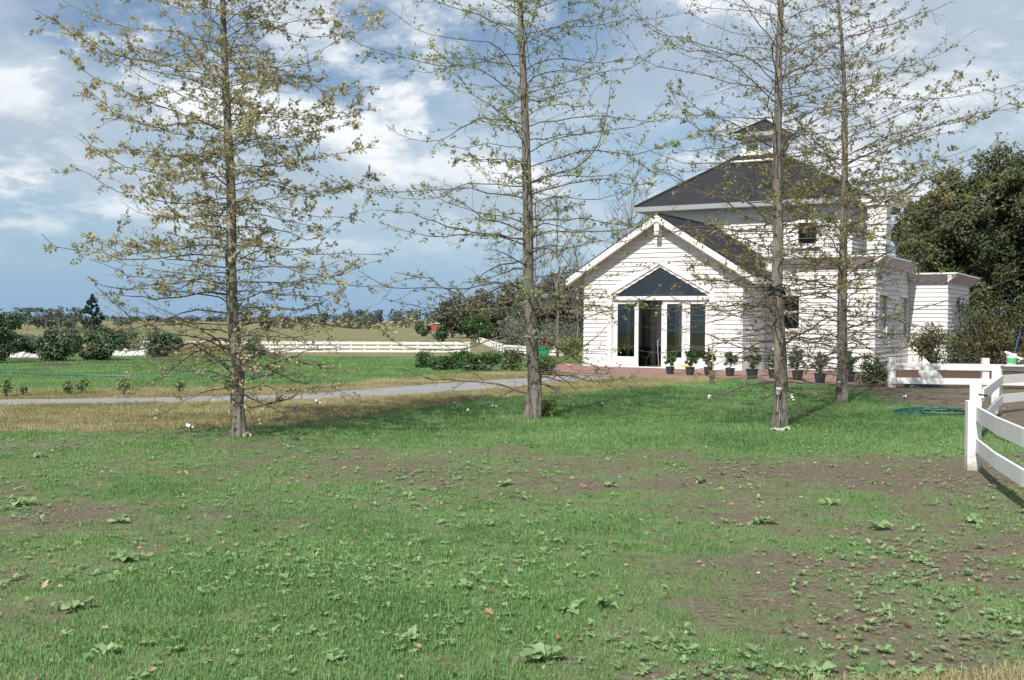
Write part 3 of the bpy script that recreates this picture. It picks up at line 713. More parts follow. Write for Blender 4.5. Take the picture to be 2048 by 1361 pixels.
# ------------------------------------------------------------------ trees: young oaks in front
BARK = mat('oak_bark', (.25, .232, .195), .95, .6, 9, (.085, .072, .058), 1.0, 40, stretch=(1, 1, .16), spec=.1)
TWIG = mat('twig_bark', (.135, .108, .086), .85, .4, 6, (.072, .056, .046))
BARE = mat('bare_branch', (.20, .17, .15), .9, .4, 6, (.12, .10, .09))
LEAF_A = leafmat('oak_leaf_straw', [(0, (.17, .15, .06)), (.35, (.31, .28, .13)), (.7, (.48, .45, .27)), (1, (.60, .57, .38))], .4)
LEAF_B = leafmat('oak_leaf_pale_green', [(0, (.13, .17, .05)), (.45, (.27, .33, .13)), (.85, (.44, .46, .23)), (1, (.22, .12, .06))], .4)
LEAF_C = leafmat('oak_leaf_brown', [(0, (.15, .085, .04)), (.3, (.22, .19, .07)), (.75, (.36, .34, .15)), (1, (.46, .43, .24))], .4)
LEAF_D = leafmat('oak_leaf_olive', [(0, (.11, .11, .03)), (.4, (.20, .20, .06)), (.75, (.31, .31, .12)), (1, (.42, .37, .19))], .4)

def dirv(az, el): return Vector((math.cos(az) * math.cos(el), math.sin(az) * math.cos(el), math.sin(el)))
def limb_path(p, az, el, L, R, n=11, droop=-.25, lift=.55, wob=.20):
    pts = [Vector(p)]; a = az; wa = we = 0
    for i in range(n):
        tt = i / n; wa = .7 * wa + R.gauss(0, wob); we = .6 * we + R.gauss(0, wob * .7)
        e = el + droop * math.sin(math.pi * min(1, tt * 1.25)) + lift * max(0, tt - .6) ** 1.3 * 2 + we
        pts.append(pts[-1] + dirv(a + wa, e) * (L / n))
    return pts
def resample(pts, n):
    s = [0]
    for a, b_ in zip(pts, pts[1:]): s.append(s[-1] + (b_ - a).length)
    o = []; j = 0
    for i in range(n + 1):
        q = s[-1] * i / n
        while j < len(s) - 2 and s[j + 1] < q: j += 1
        tt = (q - s[j]) / max(1e-6, s[j + 1] - s[j]); o.append(pts[j].lerp(pts[j + 1], tt))
    return o
def oak(label, trunk_px, Y, Htot, r0, zmin, nl, Lz, elz, lmat, dens, seed, explicit=(), lsize=.056, leafz=None, sub=1.0, flare=.32, low=8, lowz=(.4, 1.5)):
    R = random.Random(seed); rng = np.random.default_rng(seed)
    base = at(*trunk_px[0], Y); base.z = zgf(base.x, base.y)
    tree = tag(empty('oak_tree', base), label, 'tree', 'young oak trees in a row')
    tp = [at(px, py, Y) - base for px, py in trunk_px]; tp[0] = Vector((0, 0, -.05))
    d = (tp[-1] - tp[-2]); d = d / d.z
    while tp[-1].z < Htot - .3: tp.append(tp[-1] + d * .6 + Vector((R.gauss(0, .03), R.gauss(0, .03), 0)))
    for i in range(1, len(tp) - 1): tp[i] += Vector((0, R.gauss(0, .03), 0))
    tp = resample(tp, 110)
    def tr(z): return max(.012, r0 * max(0.0, 1 - max(0, z) / Htot) ** .85 + r0 * flare * math.exp(-max(0, z) * 4.5))
    def axis_at(z):
        for a, b_ in zip(tp, tp[1:]):
            if b_.z >= z: return a.lerp(b_, (z - a.z) / max(1e-6, b_.z - a.z))
        return tp[-1]
    mb = MB(); S = 32; mb.tube(tp, [tr(p.z) for p in tp], S)
    for i in range(len(tp) * S):                          # ridges of the bark and root flare
        x, y, z = mb.v[i]; c = tp[i // S]; an = 2 * math.pi * (i % S) / S
        f = 1 + .10 * math.sin(an * 5 + z * 2.0 + seed) * math.exp(-z * .5) + (.09 * R.random() - .07) * math.exp(-z * .18) + .07 * math.exp(-z * .25) * math.sin(an * 9 + 1.7 * math.sin(z * 1.9 + an)) + .16 * math.exp(-max(z, 0) * 6) * math.sin(an * 4 + seed)
        mb.v[i] = (c.x + (x - c.x) * f, c.y + (y - c.y) * f, z)
    mb.build('trunk', BARK, tree, smooth=True)
    LP, LD = [], []
    def leafy(pts, prob, t0=.25):
        n = len(pts)
        for i in range(1, n):
            seg = pts[i] - pts[i - 1]
            if i / n < t0: continue
            if R.random() < prob:
                for _ in range(R.choice((2, 3, 3, 4, 5))):
                    LP.append(tuple(pts[i - 1] + seg * R.random() + Vector((R.gauss(0, .015), R.gauss(0, .015), R.gauss(0, .015)))))
                    q = seg.normalized() + Vector((R.gauss(0, .8), R.gauss(0, .8), R.gauss(-.1, .65))); LD.append(tuple(q))
    def grow(pts, rb, z, dl):
        """one limb with its side branches and twigs, all one mesh"""
        mb = MB(); n = len(pts) - 1; L = sum((b_ - a).length for a, b_ in zip(pts, pts[1:]))
        rad = [rb * (1 - .86 * (i / n)) + .0015 for i in range(n + 1)]
        mb.tube(pts, rad, 6, cap=False)
        # branch collar
        side = R.choice((-1, 1)); q = .10 + R.random() * .1
        step = .17 / max(.4, sub)
        while q < L * .97:
            tt = q / L; i = min(n - 1, int(tt * n)); p = pts[i].lerp(pts[i + 1], tt * n - i)
            dd_ = (pts[i + 1] - pts[i]).normalized(); az = math.atan2(dd_.y, dd_.x); el = math.asin(max(-1, min(1, dd_.z)))
            l2 = (.22 + .62 * R.random() ** 1.4) * (.35 + .5 * L * (1 - tt) * .55 + .12)
            l2 = min(l2, 1.25)
            vert = R.gauss(.10, .30)
            if R.random() < .14: vert += R.choice((-.9, .8))
            sp = limb_path(p, az + side * R.uniform(.55, 1.15), el * .5 + vert, l2, R, n=6, droop=-.1, lift=.3, wob=.2)
            r2 = max(.0023, rad[i] * .40); mb.tube(sp, [r2 * (1 - .75 * k / 6) + .0008 for k in range(7)], 4, cap=False)
            leafy(sp, dl * 1.0)
            for k in range(R.choice((0, 1, 2, 2, 3)) if l2 > .22 else 1):
                i3 = R.randint(1, 5); d3 = (sp[i3 + 1] - sp[i3]).normalized(); a3 = math.atan2(d3.y, d3.x)
                tw = limb_path(sp[i3], a3 + R.choice((-1, 1)) * R.uniform(.5, 1.2), R.gauss(.1, .4), l2 * R.uniform(.25, .6), R, n=4, wob=.22)
                mb.tube(tw, [.0020, .0018, .0015, .0012, .0008], 3, cap=False); leafy(tw, dl * 1.0, 0)
            side = -side; q += step * R.uniform(.6, 1.7)
        leafy(pts[n // 3:], dl * .5)
        o = mb.build('branch', TWIG, tree, smooth=True)
    az = R.random() * 6.28
    for k in range(nl):
        z = zmin + (Htot * .985 - zmin) * ((k + R.random() * .8) / nl) ** 1.02
        az += 2.39996 + R.gauss(0, .35)
        a = axis_at(z); L = np.interp(z, *zip(*Lz)) * R.uniform(.6, 1.25); el = np.interp(z, *zip(*elz)) + R.gauss(0, .11)
        p = a + dirv(az, 0) * tr(z) * .6
        pts = limb_path(p, az, el + .18, L, R)
        dl = dens * (np.interp(z, *zip(*leafz)) if leafz else 1.0) * R.choice((.35, .8, 1.1, 1.5))
        grow(pts, max(.006, min(.021, tr(z) * .2)) * R.uniform(.7, 1.05) * (.38 + .12 * L), z, dl)
    for k in range(low):                                   # leafless lower limbs, many of them drooping
        z = R.uniform(*lowz); a = axis_at(z); az = R.random() * 6.28; L = R.uniform(.7, 1.3) + .75 * (z - lowz[0])
        grow(limb_path(a + dirv(az, 0) * tr(z) * .6, az, R.gauss(-.02, .16), L, R, droop=-.2, lift=.35, wob=.24), R.uniform(.006, .011), z, dens * .05)
    for poly, tipd, dl in explicit:
        n = len(poly); raw = [at(px, py, Y + tipd * (i / (n - 1)) ** 1.2) - base for i, (px, py) in enumerate(poly)]
        raw[0] = axis_at(raw[0].z) + (raw[1] - axis_at(raw[0].z)).normalized() * tr(raw[0].z) * .6
        pts = resample(raw, 12)
        pts = [p + Vector((R.gauss(0, .012), R.gauss(0, .02), R.gauss(0, .012))) if 0 < i < 12 else p for i, p in enumerate(pts)]
        grow(pts, .015, raw[0].z, dens * dl)
    if LP:
        n = len(LP); V, T, li = scatter(np.array(LP), np.array(LD), lsize * (.55 + .7 * rng.random(n)), outline_oak(), rng)
        co = np.array(LP); clump = vnoise(co[:, 0] * 2.2 + co[:, 2] * 1.3 + 50, co[:, 1] * 2.2 + co[:, 2] * 1.7 + 50, seed)
        tint = np.clip(.55 * rng.random(n) + .6 * clump - .08, 0, 1)[li]
        o = bpy.data.objects.new('leaves', npmesh('leaves', V, T, lmat, tint)); o.name = 'foliage'; o['kind'] = 'stuff'; link(o, tree)
    return tree

oak('oak furthest left, thickest with straw-coloured leaves, trunk base in dry verge edge',
    [(478, 872), (472, 800), (476, 745), (466, 640), (462, 520), (460, 400), (456, 250), (449, 100), (447, 0)], 15.6, 9.6, .094, .62, 185,
    [(.5, 1.0), (1.2, 1.9), (2.4, 2.25), (4.5, 2.3), (6.5, 2.15), (9.5, .4)], [(.5, -.02), (1.5, -.02), (3, .02), (5, .12), (6.5, .25), (9.6, .6)], LEAF_A, .92, 11,
    explicit=[([(485, 825), (545, 803), (580, 797), (610, 775), (660, 778), (700, 792)], -.4, .5), ([(476, 762), (440, 725), (400, 700), (385, 688), (250, 702), (200, 698), (170, 690)], .3, .05),
              ([(487, 748), (545, 730), (600, 708), (640, 690)], -.6, .2), ([(480, 655), (520, 641), (580, 640), (700, 655), (800, 652), (865, 640)], -.3, 1.6),
              ([(470, 745), (448, 700), (420, 668), (350, 632), (280, 600)], .5, .15), ([(465, 590), (400, 585), (330, 600), (240, 590), (200, 583)], -.5, .2)],
    leafz=[(0, .15), (1.2, .3), (2.2, .6), (3.2, 1.2), (9, 1.35)])
oak('slender middle oak with sparse pale green leaves, in front of the gravel path',
    [(1063, 836), (1070, 770), (1064, 700), (1062, 640), (1056, 560), (1056, 420), (1052, 300), (1048, 180), (1042, 60), (1040, 0)], 18.8, 10.6, .118, .75, 125,
    [(.5, 1.4), (1.4, 2.4), (2.5, 2.8), (5, 2.9), (7.2, 2.6), (10.5, .4)], [(.5, -.08), (1.5, 0), (3, .05), (5, .10), (7, .22), (10.6, .6)], LEAF_B, .5, 23,
    explicit=[([(1054, 605), (1035, 600), (990, 612), (950, 604), (900, 580), (860, 560), (790, 545)], -.3, .4), ([(1060, 615), (1035, 592), (1000, 572), (960, 560)], -.7, .6),
              ([(1068, 598), (1110, 596), (1160, 606), (1230, 618)], .4, .5), ([(1050, 790), (1000, 770), (930, 762), (860, 757), (800, 738)], -.5, .1),
              ([(1078, 752), (1130, 720), (1190, 678), (1225, 640)], -.6, .1), ([(1060, 368), (1110, 352), (1160, 335), (1195, 292), (1214, 230), (1224, 160)], -.8, .4),
              ([(1058, 480), (980, 470), (900, 455), (820, 425), (745, 420)], .3, .9)], lsize=.058, flare=.55, leafz=[(0, .2), (1.5, .5), (3, .8), (9, 1.0)])
oak('nearest right oak with mostly bare limbs and a pale rag at its foot',
    [(1560, 857), (1562, 780), (1560, 700), (1553, 580), (1556, 460), (1556, 340), (1556, 220), (1558, 100), (1562, 0)], 17.4, 10.4, .106, .7, 140,
    [(.5, 1.5), (1.3, 2.3), (2.5, 2.5), (5, 2.9), (7, 2.6), (10.3, .4)], [(.5, -.1), (1.5, 0), (2.5, .06), (3.8, .14), (5, .24), (7, .38), (10.4, .7)], LEAF_C, .28, 37,
    explicit=[([(1570, 682), (1620, 660), (1650, 640), (1700, 612), (1750, 590)], -.5, .25), ([(1552, 573), (1500, 576), (1450, 560), (1400, 558), (1340, 570)], .3, .8),
              ([(1548, 762), (1490, 772), (1440, 792), (1392, 812)], -.5, .05), ([(1545, 450), (1500, 440), (1450, 400), (1400, 385), (1350, 360)], .4, 1.2),
              ([(1570, 160), (1620, 130), (1680, 80), (1800, 45), (1900, 5)], .3, .2), ([(1568, 812), (1610, 830), (1660, 828)], -.4, 0)], leafz=[(0, .12), (1.4, .3), (2.2, 1.3), (3.4, 1.5), (4.2, .5), (9, .28)], low=26, lowz=(.4, 2.2))
oak('smaller rear right oak with olive leaves, close to the weatherboard wall',
    [(1683, 806), (1685, 720), (1684, 620), (1688, 500), (1692, 380), (1690, 250), (1686, 130), (1682, 60)], 23.2, 10.2, .115, .8, 125,
    [(.5, 1.4), (1.5, 2.6), (3, 3.3), (5.2, 3.6), (7.2, 2.3), (10.1, .4)], [(.5, -.05), (1.5, .05), (3, .15), (5, .26), (7, .42), (10.2, .7)], LEAF_D, .46, 53,
    explicit=[([(1695, 540), (1750, 520), (1800, 490), (1880, 455), (1960, 425), (2046, 405)], -.4, .5), ([(1695, 420), (1780, 395), (1880, 345), (1960, 310), (2060, 285)], .5, .4),
              ([(1690, 660), (1760, 640), (1860, 610), (1960, 585), (2060, 540)], -.3, .05), ([(1695, 330), (1780, 290), (1880, 250), (1960, 225), (2050, 215)], -.5, .5)],
    lsize=.068, low=24, lowz=(.5, 2.4), leafz=[(0, .12), (1.6, .4), (3, 1.1), (5, 1.3), (6.5, .7), (10, .3)])

# ------------------------------------------------------------------ fences
FW = mat('fence_paint', (.76, .75, .73), .5, .3, 3, (.66, .65, .62))
def splash(m, z0, z1, col):
    """mud and green grime creeping up from the foot of a post"""
    t = m.node_tree; b = t.nodes['Principled BSDF']; src = b.inputs['Base Color'].links[0].from_socket
    tc_ = t.nodes.new('ShaderNodeTexCoord'); sx = t.nodes.new('ShaderNodeSeparateXYZ'); t.links.new(tc_.outputs['Object'], sx.inputs[0])
    nz_ = t.nodes.new('ShaderNodeTexNoise'); nz_.inputs['Scale'].default_value = 14; nz_.inputs['Detail'].default_value = 6; t.links.new(tc_.outputs['Object'], nz_.inputs['Vector'])
    ad = t.nodes.new('ShaderNodeMath'); ad.operation = 'MULTIPLY_ADD'; ad.inputs[1].default_value = -.5; t.links.new(nz_.outputs['Fac'], ad.inputs[0]); t.links.new(sx.outputs[2], ad.inputs[2])
    mr = t.nodes.new('ShaderNodeMapRange'); mr.inputs['From Min'].default_value = z0 - .25; mr.inputs['From Max'].default_value = z1 - .25; mr.inputs['To Min'].default_value = .75; mr.inputs['To Max'].default_value = 0
    t.links.new(ad.outputs[0], mr.inputs[0]); mx = t.nodes.new('ShaderNodeMix'); mx.data_type = 'RGBA'; mx.inputs[7].default_value = (*col, 1)
    t.links.new(mr.outputs[0], mx.inputs[0]); t.links.new(src, mx.inputs[6]); t.links.new(mx.outputs[2], b.inputs['Base Color'])
POSTM = mat('post_paint', (.76, .75, .73), .5, .3, 3, (.66, .65, .62)); splash(POSTM, -.02, .22, (.22, .19, .14))
def soften(o, w_=.007):
    md = o.modifiers.new('bevel', 'BEVEL'); md.width = w_; md.segments = 2; return o
def oriented_bar(p, q, hgt, thick, mb=None, ext=0.0):
    """a board on edge from p to q (points at its lower edge)"""
    p, q = Vector(p), Vector(q); d = (q - p); d.z = 0; d.normalize(); nn = Vector((-d.y, d.x, 0)) * thick / 2; up = Vector((0, 0, hgt)); p = p - d * ext; q = q + d * ext
    return (mb or MB()).hexa([p - nn, q - nn, q + nn, p + nn, p - nn + up, q - nn + up, q + nn + up, p + nn + up])
def fence(label, posts, rails, ph, pw, rail_pts=None, thick=.035, off=0.0, group=None):
    b0_ = Vector((posts[0][0], posts[0][1], zgf(posts[0][0], posts[0][1])))
    f = tag(empty('rail_fence', b0_), label, 'fence', group)
    for i, p in enumerate(posts):
        p = Vector((p[0], p[1], zgf(p[0], p[1]))) - b0_; q = Vector(posts[min(i + 1, len(posts) - 1)][:2]) - Vector(posts[max(i - 1, 0)][:2]); an = math.atan2(q.y, q.x)
        o = MB().hexa([(-pw / 2, -pw / 2, -.1), (pw / 2, -pw / 2, -.1), (pw / 2, pw / 2, -.1), (-pw / 2, pw / 2, -.1), (-pw / 2, -pw / 2, ph), (pw / 2, -pw / 2, ph), (pw / 2, pw / 2, ph), (-pw / 2, pw / 2, ph)]).build('post', POSTM, f, p); soften(o)
        o.rotation_euler = (0, 0, an)
    rp = rail_pts or posts
    for z0, z1 in rails:
        for a, c in zip(rp, rp[1:]):
            A = Vector((a[0], a[1], zgf(a[0], a[1]) + z0)) - b0_; B = Vector((c[0], c[1], zgf(c[0], c[1]) + z0)) - b0_
            d = (B - A); d.z = 0; d.normalize(); nn = Vector((-d.y, d.x, 0)) * off
            oriented_bar(A + nn, B + nn, z1 - z0, thick, ext=.002).build('rail', FW, f)
    return f
# near curved fence leaving the picture on the right
p1 = gp(1945, 938); c1 = gp(1994, 836, .73); c2 = gp(2048, 859.5, .73)
ex = c2 + (c2 - c1) * .9 + Vector((.10, 0, 0)); ex2 = ex + (ex - c2) * 1.2 + Vector((.25, 0, 0))
cur = [(p1.x + .03, p1.y - .03), (c1.x, c1.y), (c2.x, c2.y), (ex.x, ex.y), (ex2.x, ex2.y)]
fence('near curved two-rail white fence running out past the right edge', [(p1.x, p1.y), (ex2.x, ex2.y)], [(.57, .735), (.22, .37)], .80, .15, cur, off=.0)
p2 = (6.76, 16.0); p3 = gp(1993, 829); p4 = (11.4, 22.9)
fence('white two-rail fence set back behind the near curved one, with black cable', [p2, (p3.x, p3.y), p4], [(.56, .72), (.20, .36)], .82, .16, off=-.09)
e1 = gp(1783, 776)
fence('far white two-rail fence across the mulch bed, bucket on its rail', [(e1.x, e1.y), (e1.x + 2.35, e1.y - .25), (e1.x + 4.7, e1.y - .5), (e1.x + 7, e1.y - .75)], [(.47, .64), (.10, .26)], .79, .17, off=-.10)
# long pasture fences beyond the garden
def pasture(label, A, B, n, h=.80):
    ps = [(A.x + (B.x - A.x) * i / n, A.y + (B.y - A.y) * i / n) for i in range(n + 1)]
    return fence(label, ps, [(h * .77, h), (h * .43, h * .64), (h * .10, h * .30)], h * 1.02, .12, off=-.07, group='white pasture fences beyond the garden')
A = at(282, 707, 72); B = at(938, 703, 77)
pasture('long white three-rail pasture fence across the left field', A, B, 24)
A = at(1008, 702, 77); B = at(1150, 699, 70)
pasture('short white three-rail pasture fence just left of the house', A, B, 6, .62)
A = at(1008, 702, 78); B = at(955, 682, 118)
pasture('white pasture fence running away from the gateway into the field', A, B, 12, .62)

# ------------------------------------------------------------------ shrubs and background planting
G_SHRUB = leafmat('shrub_leaf', [(0, (.032, .060, .030)), (.5, (.062, .110, .052)), (.85, (.11, .165, .085)), (1, (.20, .25, .17))], .25, .45)
G_BOX = leafmat('box_leaf', [(0, (.022, .055, .014)), (.5, (.05, .11, .028)), (1, (.11, .19, .055))], .3, .45)
G_GREY = leafmat('grey_leaf', [(0, (.09, .115, .085)), (.5, (.16, .19, .15)), (1, (.25, .28, .22))], .3)
G_PINE = leafmat('cypress_leaf', [(0, (.038, .056, .028)), (.5, (.072, .094, .042)), (1, (.14, .14, .068))], .25, .6)
G_FAR = leafmat('far_tree_leaf', [(0, (.06, .085, .07)), (.5, (.10, .13, .10)), (1, (.155, .18, .13))], .2, .7)
G_HILL = leafmat('hill_tree_leaf', [(0, (.055, .062, .040)), (.5, (.095, .098, .062)), (1, (.165, .15, .10))], .2, .7)
G_RUST = leafmat('rusty_shrub_leaf', [(0, (.03, .05, .018)), (.45, (.065, .085, .03)), (.8, (.13, .105, .045)), (1, (.17, .085, .045))], .25)
G_STRAW = leafmat('straw_leaf', [(0, (.24, .20, .08)), (.5, (.36, .31, .14)), (1, (.48, .43, .24))], .35)
G_YEL = leafmat('yellow_green_leaf', [(0, (.13, .16, .04)), (.5, (.25, .28, .08)), (1, (.40, .40, .16))], .35)
G_PALE = leafmat('rose_leaf', [(0, (.06, .11, .035)), (.5, (.14, .21, .07)), (1, (.40, .44, .27))], .3)

def puffs_ellipsoid(R, c, r, n, pr, low=-.7):
    o = []
    while len(o) < n:
        u = Vector((R.gauss(0, 1), R.gauss(0, 1), R.gauss(0, 1))).normalized() * (R.random() ** .4)
        if u.z < low: continue
        q = pr * R.uniform(.65, 1.25); o.append(((c[0] + u.x * r[0], c[1] + u.y * r[1], c[2] + u.z * r[2]), (q * 1.1, q * 1.1, q * .85)))
    return o
def shrub(name, label, cat, base, r, h, n, size, m, seed, stems=7, pr=.28, group=None, shape=None, foot=.0, stemm=None):
    R = random.Random(seed); rng = np.random.default_rng(seed); base = Vector(base)
    t_ = tag(empty(name, base), label, cat, group)
    pf = puffs_ellipsoid(R, (0, 0, foot + (h - foot) * .47), (r * .8, r * .8, (h - foot) * .5), 30, pr * r, -.95)
    crown('foliage', pf, n, size, m, rng, shape or outline_diamond(), t_, .35)
    mb = MB()
    for k in range(stems):
        a = R.random() * 6.28; q = R.uniform(.25, .75) * r
        mb.tube([(R.gauss(0, .04) * r, R.gauss(0, .04) * r, -.03), (math.cos(a) * q * .35, math.sin(a) * q * .35, h * .3), (math.cos(a) * q, math.sin(a) * q, h * R.uniform(.55, .9))], [.05 * h * .35, .035 * h * .35, .012 * h * .3], 5)
    st = mb.build('stem', stemm or TWIG, t_); st['kind'] = 'stuff'
    return t_
def mound(px, py, rx, ry, hgt, seed, label):
    """low heap of dark mulch round a plant"""
    c = gnd(px, py); mb = MB(); R = random.Random(seed); S = 18
    for k, (rr, zz_) in enumerate(((1, -.01), (.75, .6), (.4, .95))):
        for j in range(S):
            an = 2 * math.pi * j / S; f = rr * (1 + R.uniform(-.16, .16)); x, y = c.x + rx * f * math.cos(an), c.y + ry * f * math.sin(an)
            mb.v.append((x, y, zgf(x, y) + .006 + hgt * zz_ * R.uniform(.8, 1.1)))
    for k in range(2):
        for j in range(S): mb.f.append((k * S + j, k * S + (j + 1) % S, (k + 1) * S + (j + 1) % S, (k + 1) * S + j))
    mb.f.append(tuple(2 * S + j for j in range(S)))
    return tag(mb.build('mulch_bed', MULCH, smooth=True), label, kind='structure')
MULCH = mat('mulch', (.085, .058, .045), .95, .3, 18, (.035, .024, .02), .9, 40)

# dark evergreen shrubs on the left lawn
G1 = 'dark evergreen shrubs on the left lawn'
for k, (px, py, rpx, hpx, lab) in enumerate([
        (-12, 728, 46, 132, 'tallest dark shrub cut by the left edge of the picture'),
        (105, 724, 36, 72, 'round dark shrub with its own brown mulch ring, front left of the lawn'),
        (198, 722, 42, 74, 'broad dark shrub, front row, next right of the one with a brown mulch ring'),
        (323, 716, 36, 62, 'rightmost and loosest of the dark lawn shrubs'),
        (45, 712, 38, 52, 'low dark shrub behind, between the tallest shrub and the round one'),
        (150, 706, 40, 58, 'dark shrub in the back row between the round and the broad shrubs'),
        (250, 706, 42, 60, 'dark shrub in the back row right of the broad front shrub')]):
    b_ = gnd(px, py); sc_ = b_.y / F
    shrub('evergreen_shrub', lab, 'shrub', b_, rpx * sc_ * 1.2, hpx * sc_ * .88, 4200, .11, G_SHRUB, 300 + k, 8, .36, G1, foot=.0)
for k, (px, py, rx) in enumerate([(110, 732, .95), (215, 728, 1.2), (330, 721, 1.2), (30, 722, 1.2)]):
    mound(px, py, rx, .9, .07, 40 + k, 'dark mulch ring under the lawn shrubs')
# pale rubble behind the shrubs
PALE = mat('pale_rubble', (.72, .68, .66), .9, .4, 6, (.45, .42, .40), .6, 20)
def heap(name, label, cat, px0, px1, py, depth, hgt, m, seed, Y=None):
    a = gnd(px0, py); b_ = gnd(px1, py); n = 40; R = random.Random(seed); mb = MB(); L = (b_ - a)
    for j in range(n):
        q = j / (n - 1); c = a.lerp(b_, q); env = math.sin(math.pi * min(1, max(0, q))) ** .4
        for k, (o, hh) in enumerate(((-1, 0), (-.5, .7), (0, 1), (.5, .7), (1, 0))):
            mb.v.append((c.x + R.gauss(0, .03), c.y + o * depth * R.uniform(.8, 1.2), zgf(c.x, c.y) + .008 + hh * hgt * env * R.uniform(.55, 1.25)))
    for j in range(n - 1):
        for k in range(4): mb.f.append((j * 5 + k, (j + 1) * 5 + k, (j + 1) * 5 + k + 1, j * 5 + k + 1))
    return tag(mb.build(name, m, smooth=False), label, cat)
heap('rubble_heap', 'low heap of pale stones behind the dark shrubs at far left', 'rubble', -10, 95, 716, .5, .22, PALE, 5)
heap('rubble_heap', 'pale stone heap between the two right-hand lawn shrubs', 'rubble', 205, 318, 713, .5, .30, PALE, 6)
# reeds beside the pasture fence
R = random.Random(8); rng = np.random.default_rng(8)
c = at(405, 706, 66); n = 2600
P_ = np.c_[c.x + rng.normal(0, 1.2, n), c.y + rng.normal(0, .8, n), np.zeros(n)]; P_[:, 2] = zg(P_[:, 0], P_[:, 1])
V, T, li = scatter(P_, np.c_[rng.normal(0, .22, n), rng.normal(0, .22, n), np.ones(n)], .75 * (.5 + .8 * rng.random(n)), (np.array([(-.028, 0, 0), (.028, 0, 0), (.01, 1, .02)]), np.array([(0, 1, 2)])), rng)
tag(link(bpy.data.objects.new('reed_clump', npmesh('reed_clump', V, T, G_STRAW, rng.random(n)[li]))), 'straw-coloured reeds at the left end of the pasture fence', 'reeds', kind='stuff')
shrub('evergreen_shrub', 'single dark bush against the pasture fence behind the left oak', 'shrub', at(508, 712, 60), .75, 1.05, 900, .13, G_SHRUB, 71, 5, .4)
# young roses along the path
for k, (px, py, hpx, lab) in enumerate([(12, 797, 40, 'rose bush nearest the left edge of the picture, beside the path'), (45, 795, 22, 'smallest rose bush, second from the left edge'),
        (135, 793, 30, 'pale green rose bush, third from left along the path'), (165, 790, 34, 'taller rose bush touching the third one'),
        (248, 793, 36, 'slim upright rose bush, fifth from left along the path'), (360, 788, 28, 'bushy pale rose, last one left of the oak trunk'), (456, 786, 26, 'small rose half hidden behind the left oak trunk')]):
    b_ = gnd(px, py); h = hpx * b_.y / F
    shrub('rose_bush', lab, 'rose', b_, h * .42, h, 260, .055, G_PALE, 500 + k, 6, .5, 'young roses along the path', foot=.10)
# clipped bushes at the end of the terrace
G2 = 'low dark green bushes edging the brick paving'
labs = ['leftmost low bush of the row edging the paving', 'second low bush from the left edging the paving', 'third low bush from the left edging the paving', 'fourth low bush from the left edging the paving',
        'fifth low bush from the left edging the paving', 'low bush just left of the middle oak trunk', 'low bush right of the middle oak trunk by the green bin']
for k, (px, py, hpx) in enumerate([(848, 738, 34), (878, 742, 38), (908, 741, 40), (940, 743, 38), (972, 744, 40), (1022, 744, 44), (1093, 744, 38)]):
    b_ = gnd(px, py); h = hpx * b_.y / F
    shrub('low_bush', labs[k], 'bush', b_, h * .66, h, 1300, .075, G_BOX, 600 + k, 6, .42, G2)
for k, (px, py, hpx) in enumerate([(925, 728, 26), (985, 730, 28)]):
    b_ = gnd(px, py); h = hpx * b_.y / F
    shrub('low_bush', ['low bush behind the fourth one of the row', 'low bush behind the gap left of the middle oak'][k], 'bush', b_, h * .8, h, 900, .08, G_BOX, 620 + k, 6, .42, G2)
shrub('sucker_growth', 'leafy sucker shoots at the foot of the middle oak', 'shoots', gnd(1088, 834), .26, .36, 420, .055, G_YEL, 640, 9, .45)
# bushes by the annexe
shrub('garden_shrub', 'rust-tinged round shrub in front of the annexe', 'shrub', gnd(1866, 742) , 1.05, 1.75, 5200, .07, G_RUST, 700, 9, .33)
shrub('garden_shrub', 'large rust-tinged shrub right of the annexe', 'shrub', (17.6, 40.5, 0), 2.2, 2.4, 8000, .085, G_RUST, 701, 9, .33)
shrub('garden_shrub', 'blue-green young pine showing above the large rusty shrub', 'shrub', (18.2, 44.5, 0), 1.0, 2.7, 2600, .10, leafmat('blue_pine', [(0, (.03, .07, .05)), (1, (.09, .17, .12))], .2), 702, 5, .35)
shrub('garden_shrub', 'dark green bush planted beside the end fence post', 'shrub', gnd(1746, 771), .52, .86, 2200, .06, G_BOX, 703, 8, .36)
shrub('garden_shrub', 'grey-green bushy planting left of the house gable', 'shrub', at(1125, 700, 66), 2.2, 1.75, 4200, .10, G_GREY, 704, 8, .33)
shrub('garden_shrub', 'grey-green bush behind the middle oak trunk', 'shrub', at(1035, 694, 84), 2.2, 2.1, 3200, .14, G_GREY, 705, 8, .33)
shrub('garden_shrub', 'yellow-green grassy bush against the left gable wall', 'shrub', at(1142, 708, 58), 1.0, .95, 2200, .10, G_YEL, 706, 8, .33)
shrub('garden_shrub', 'dark rounded bush in the field left of the red barn', 'shrub', at(845, 673, 118), 1.0, 2.1, 900, .26, G_SHRUB, 707, 5, .36)
shrub('garden_shrub', 'dark rounded bush in the field below the red barn', 'shrub', at(884, 684, 105), .9, 1.9, 900, .24, G_SHRUB, 708, 5, .36)
shrub('garden_shrub', 'green bush between the red barn and the middle oak', 'shrub', at(955, 678, 112), 1.8, 2.6, 1600, .24, G_BOX, 709, 5, .36)

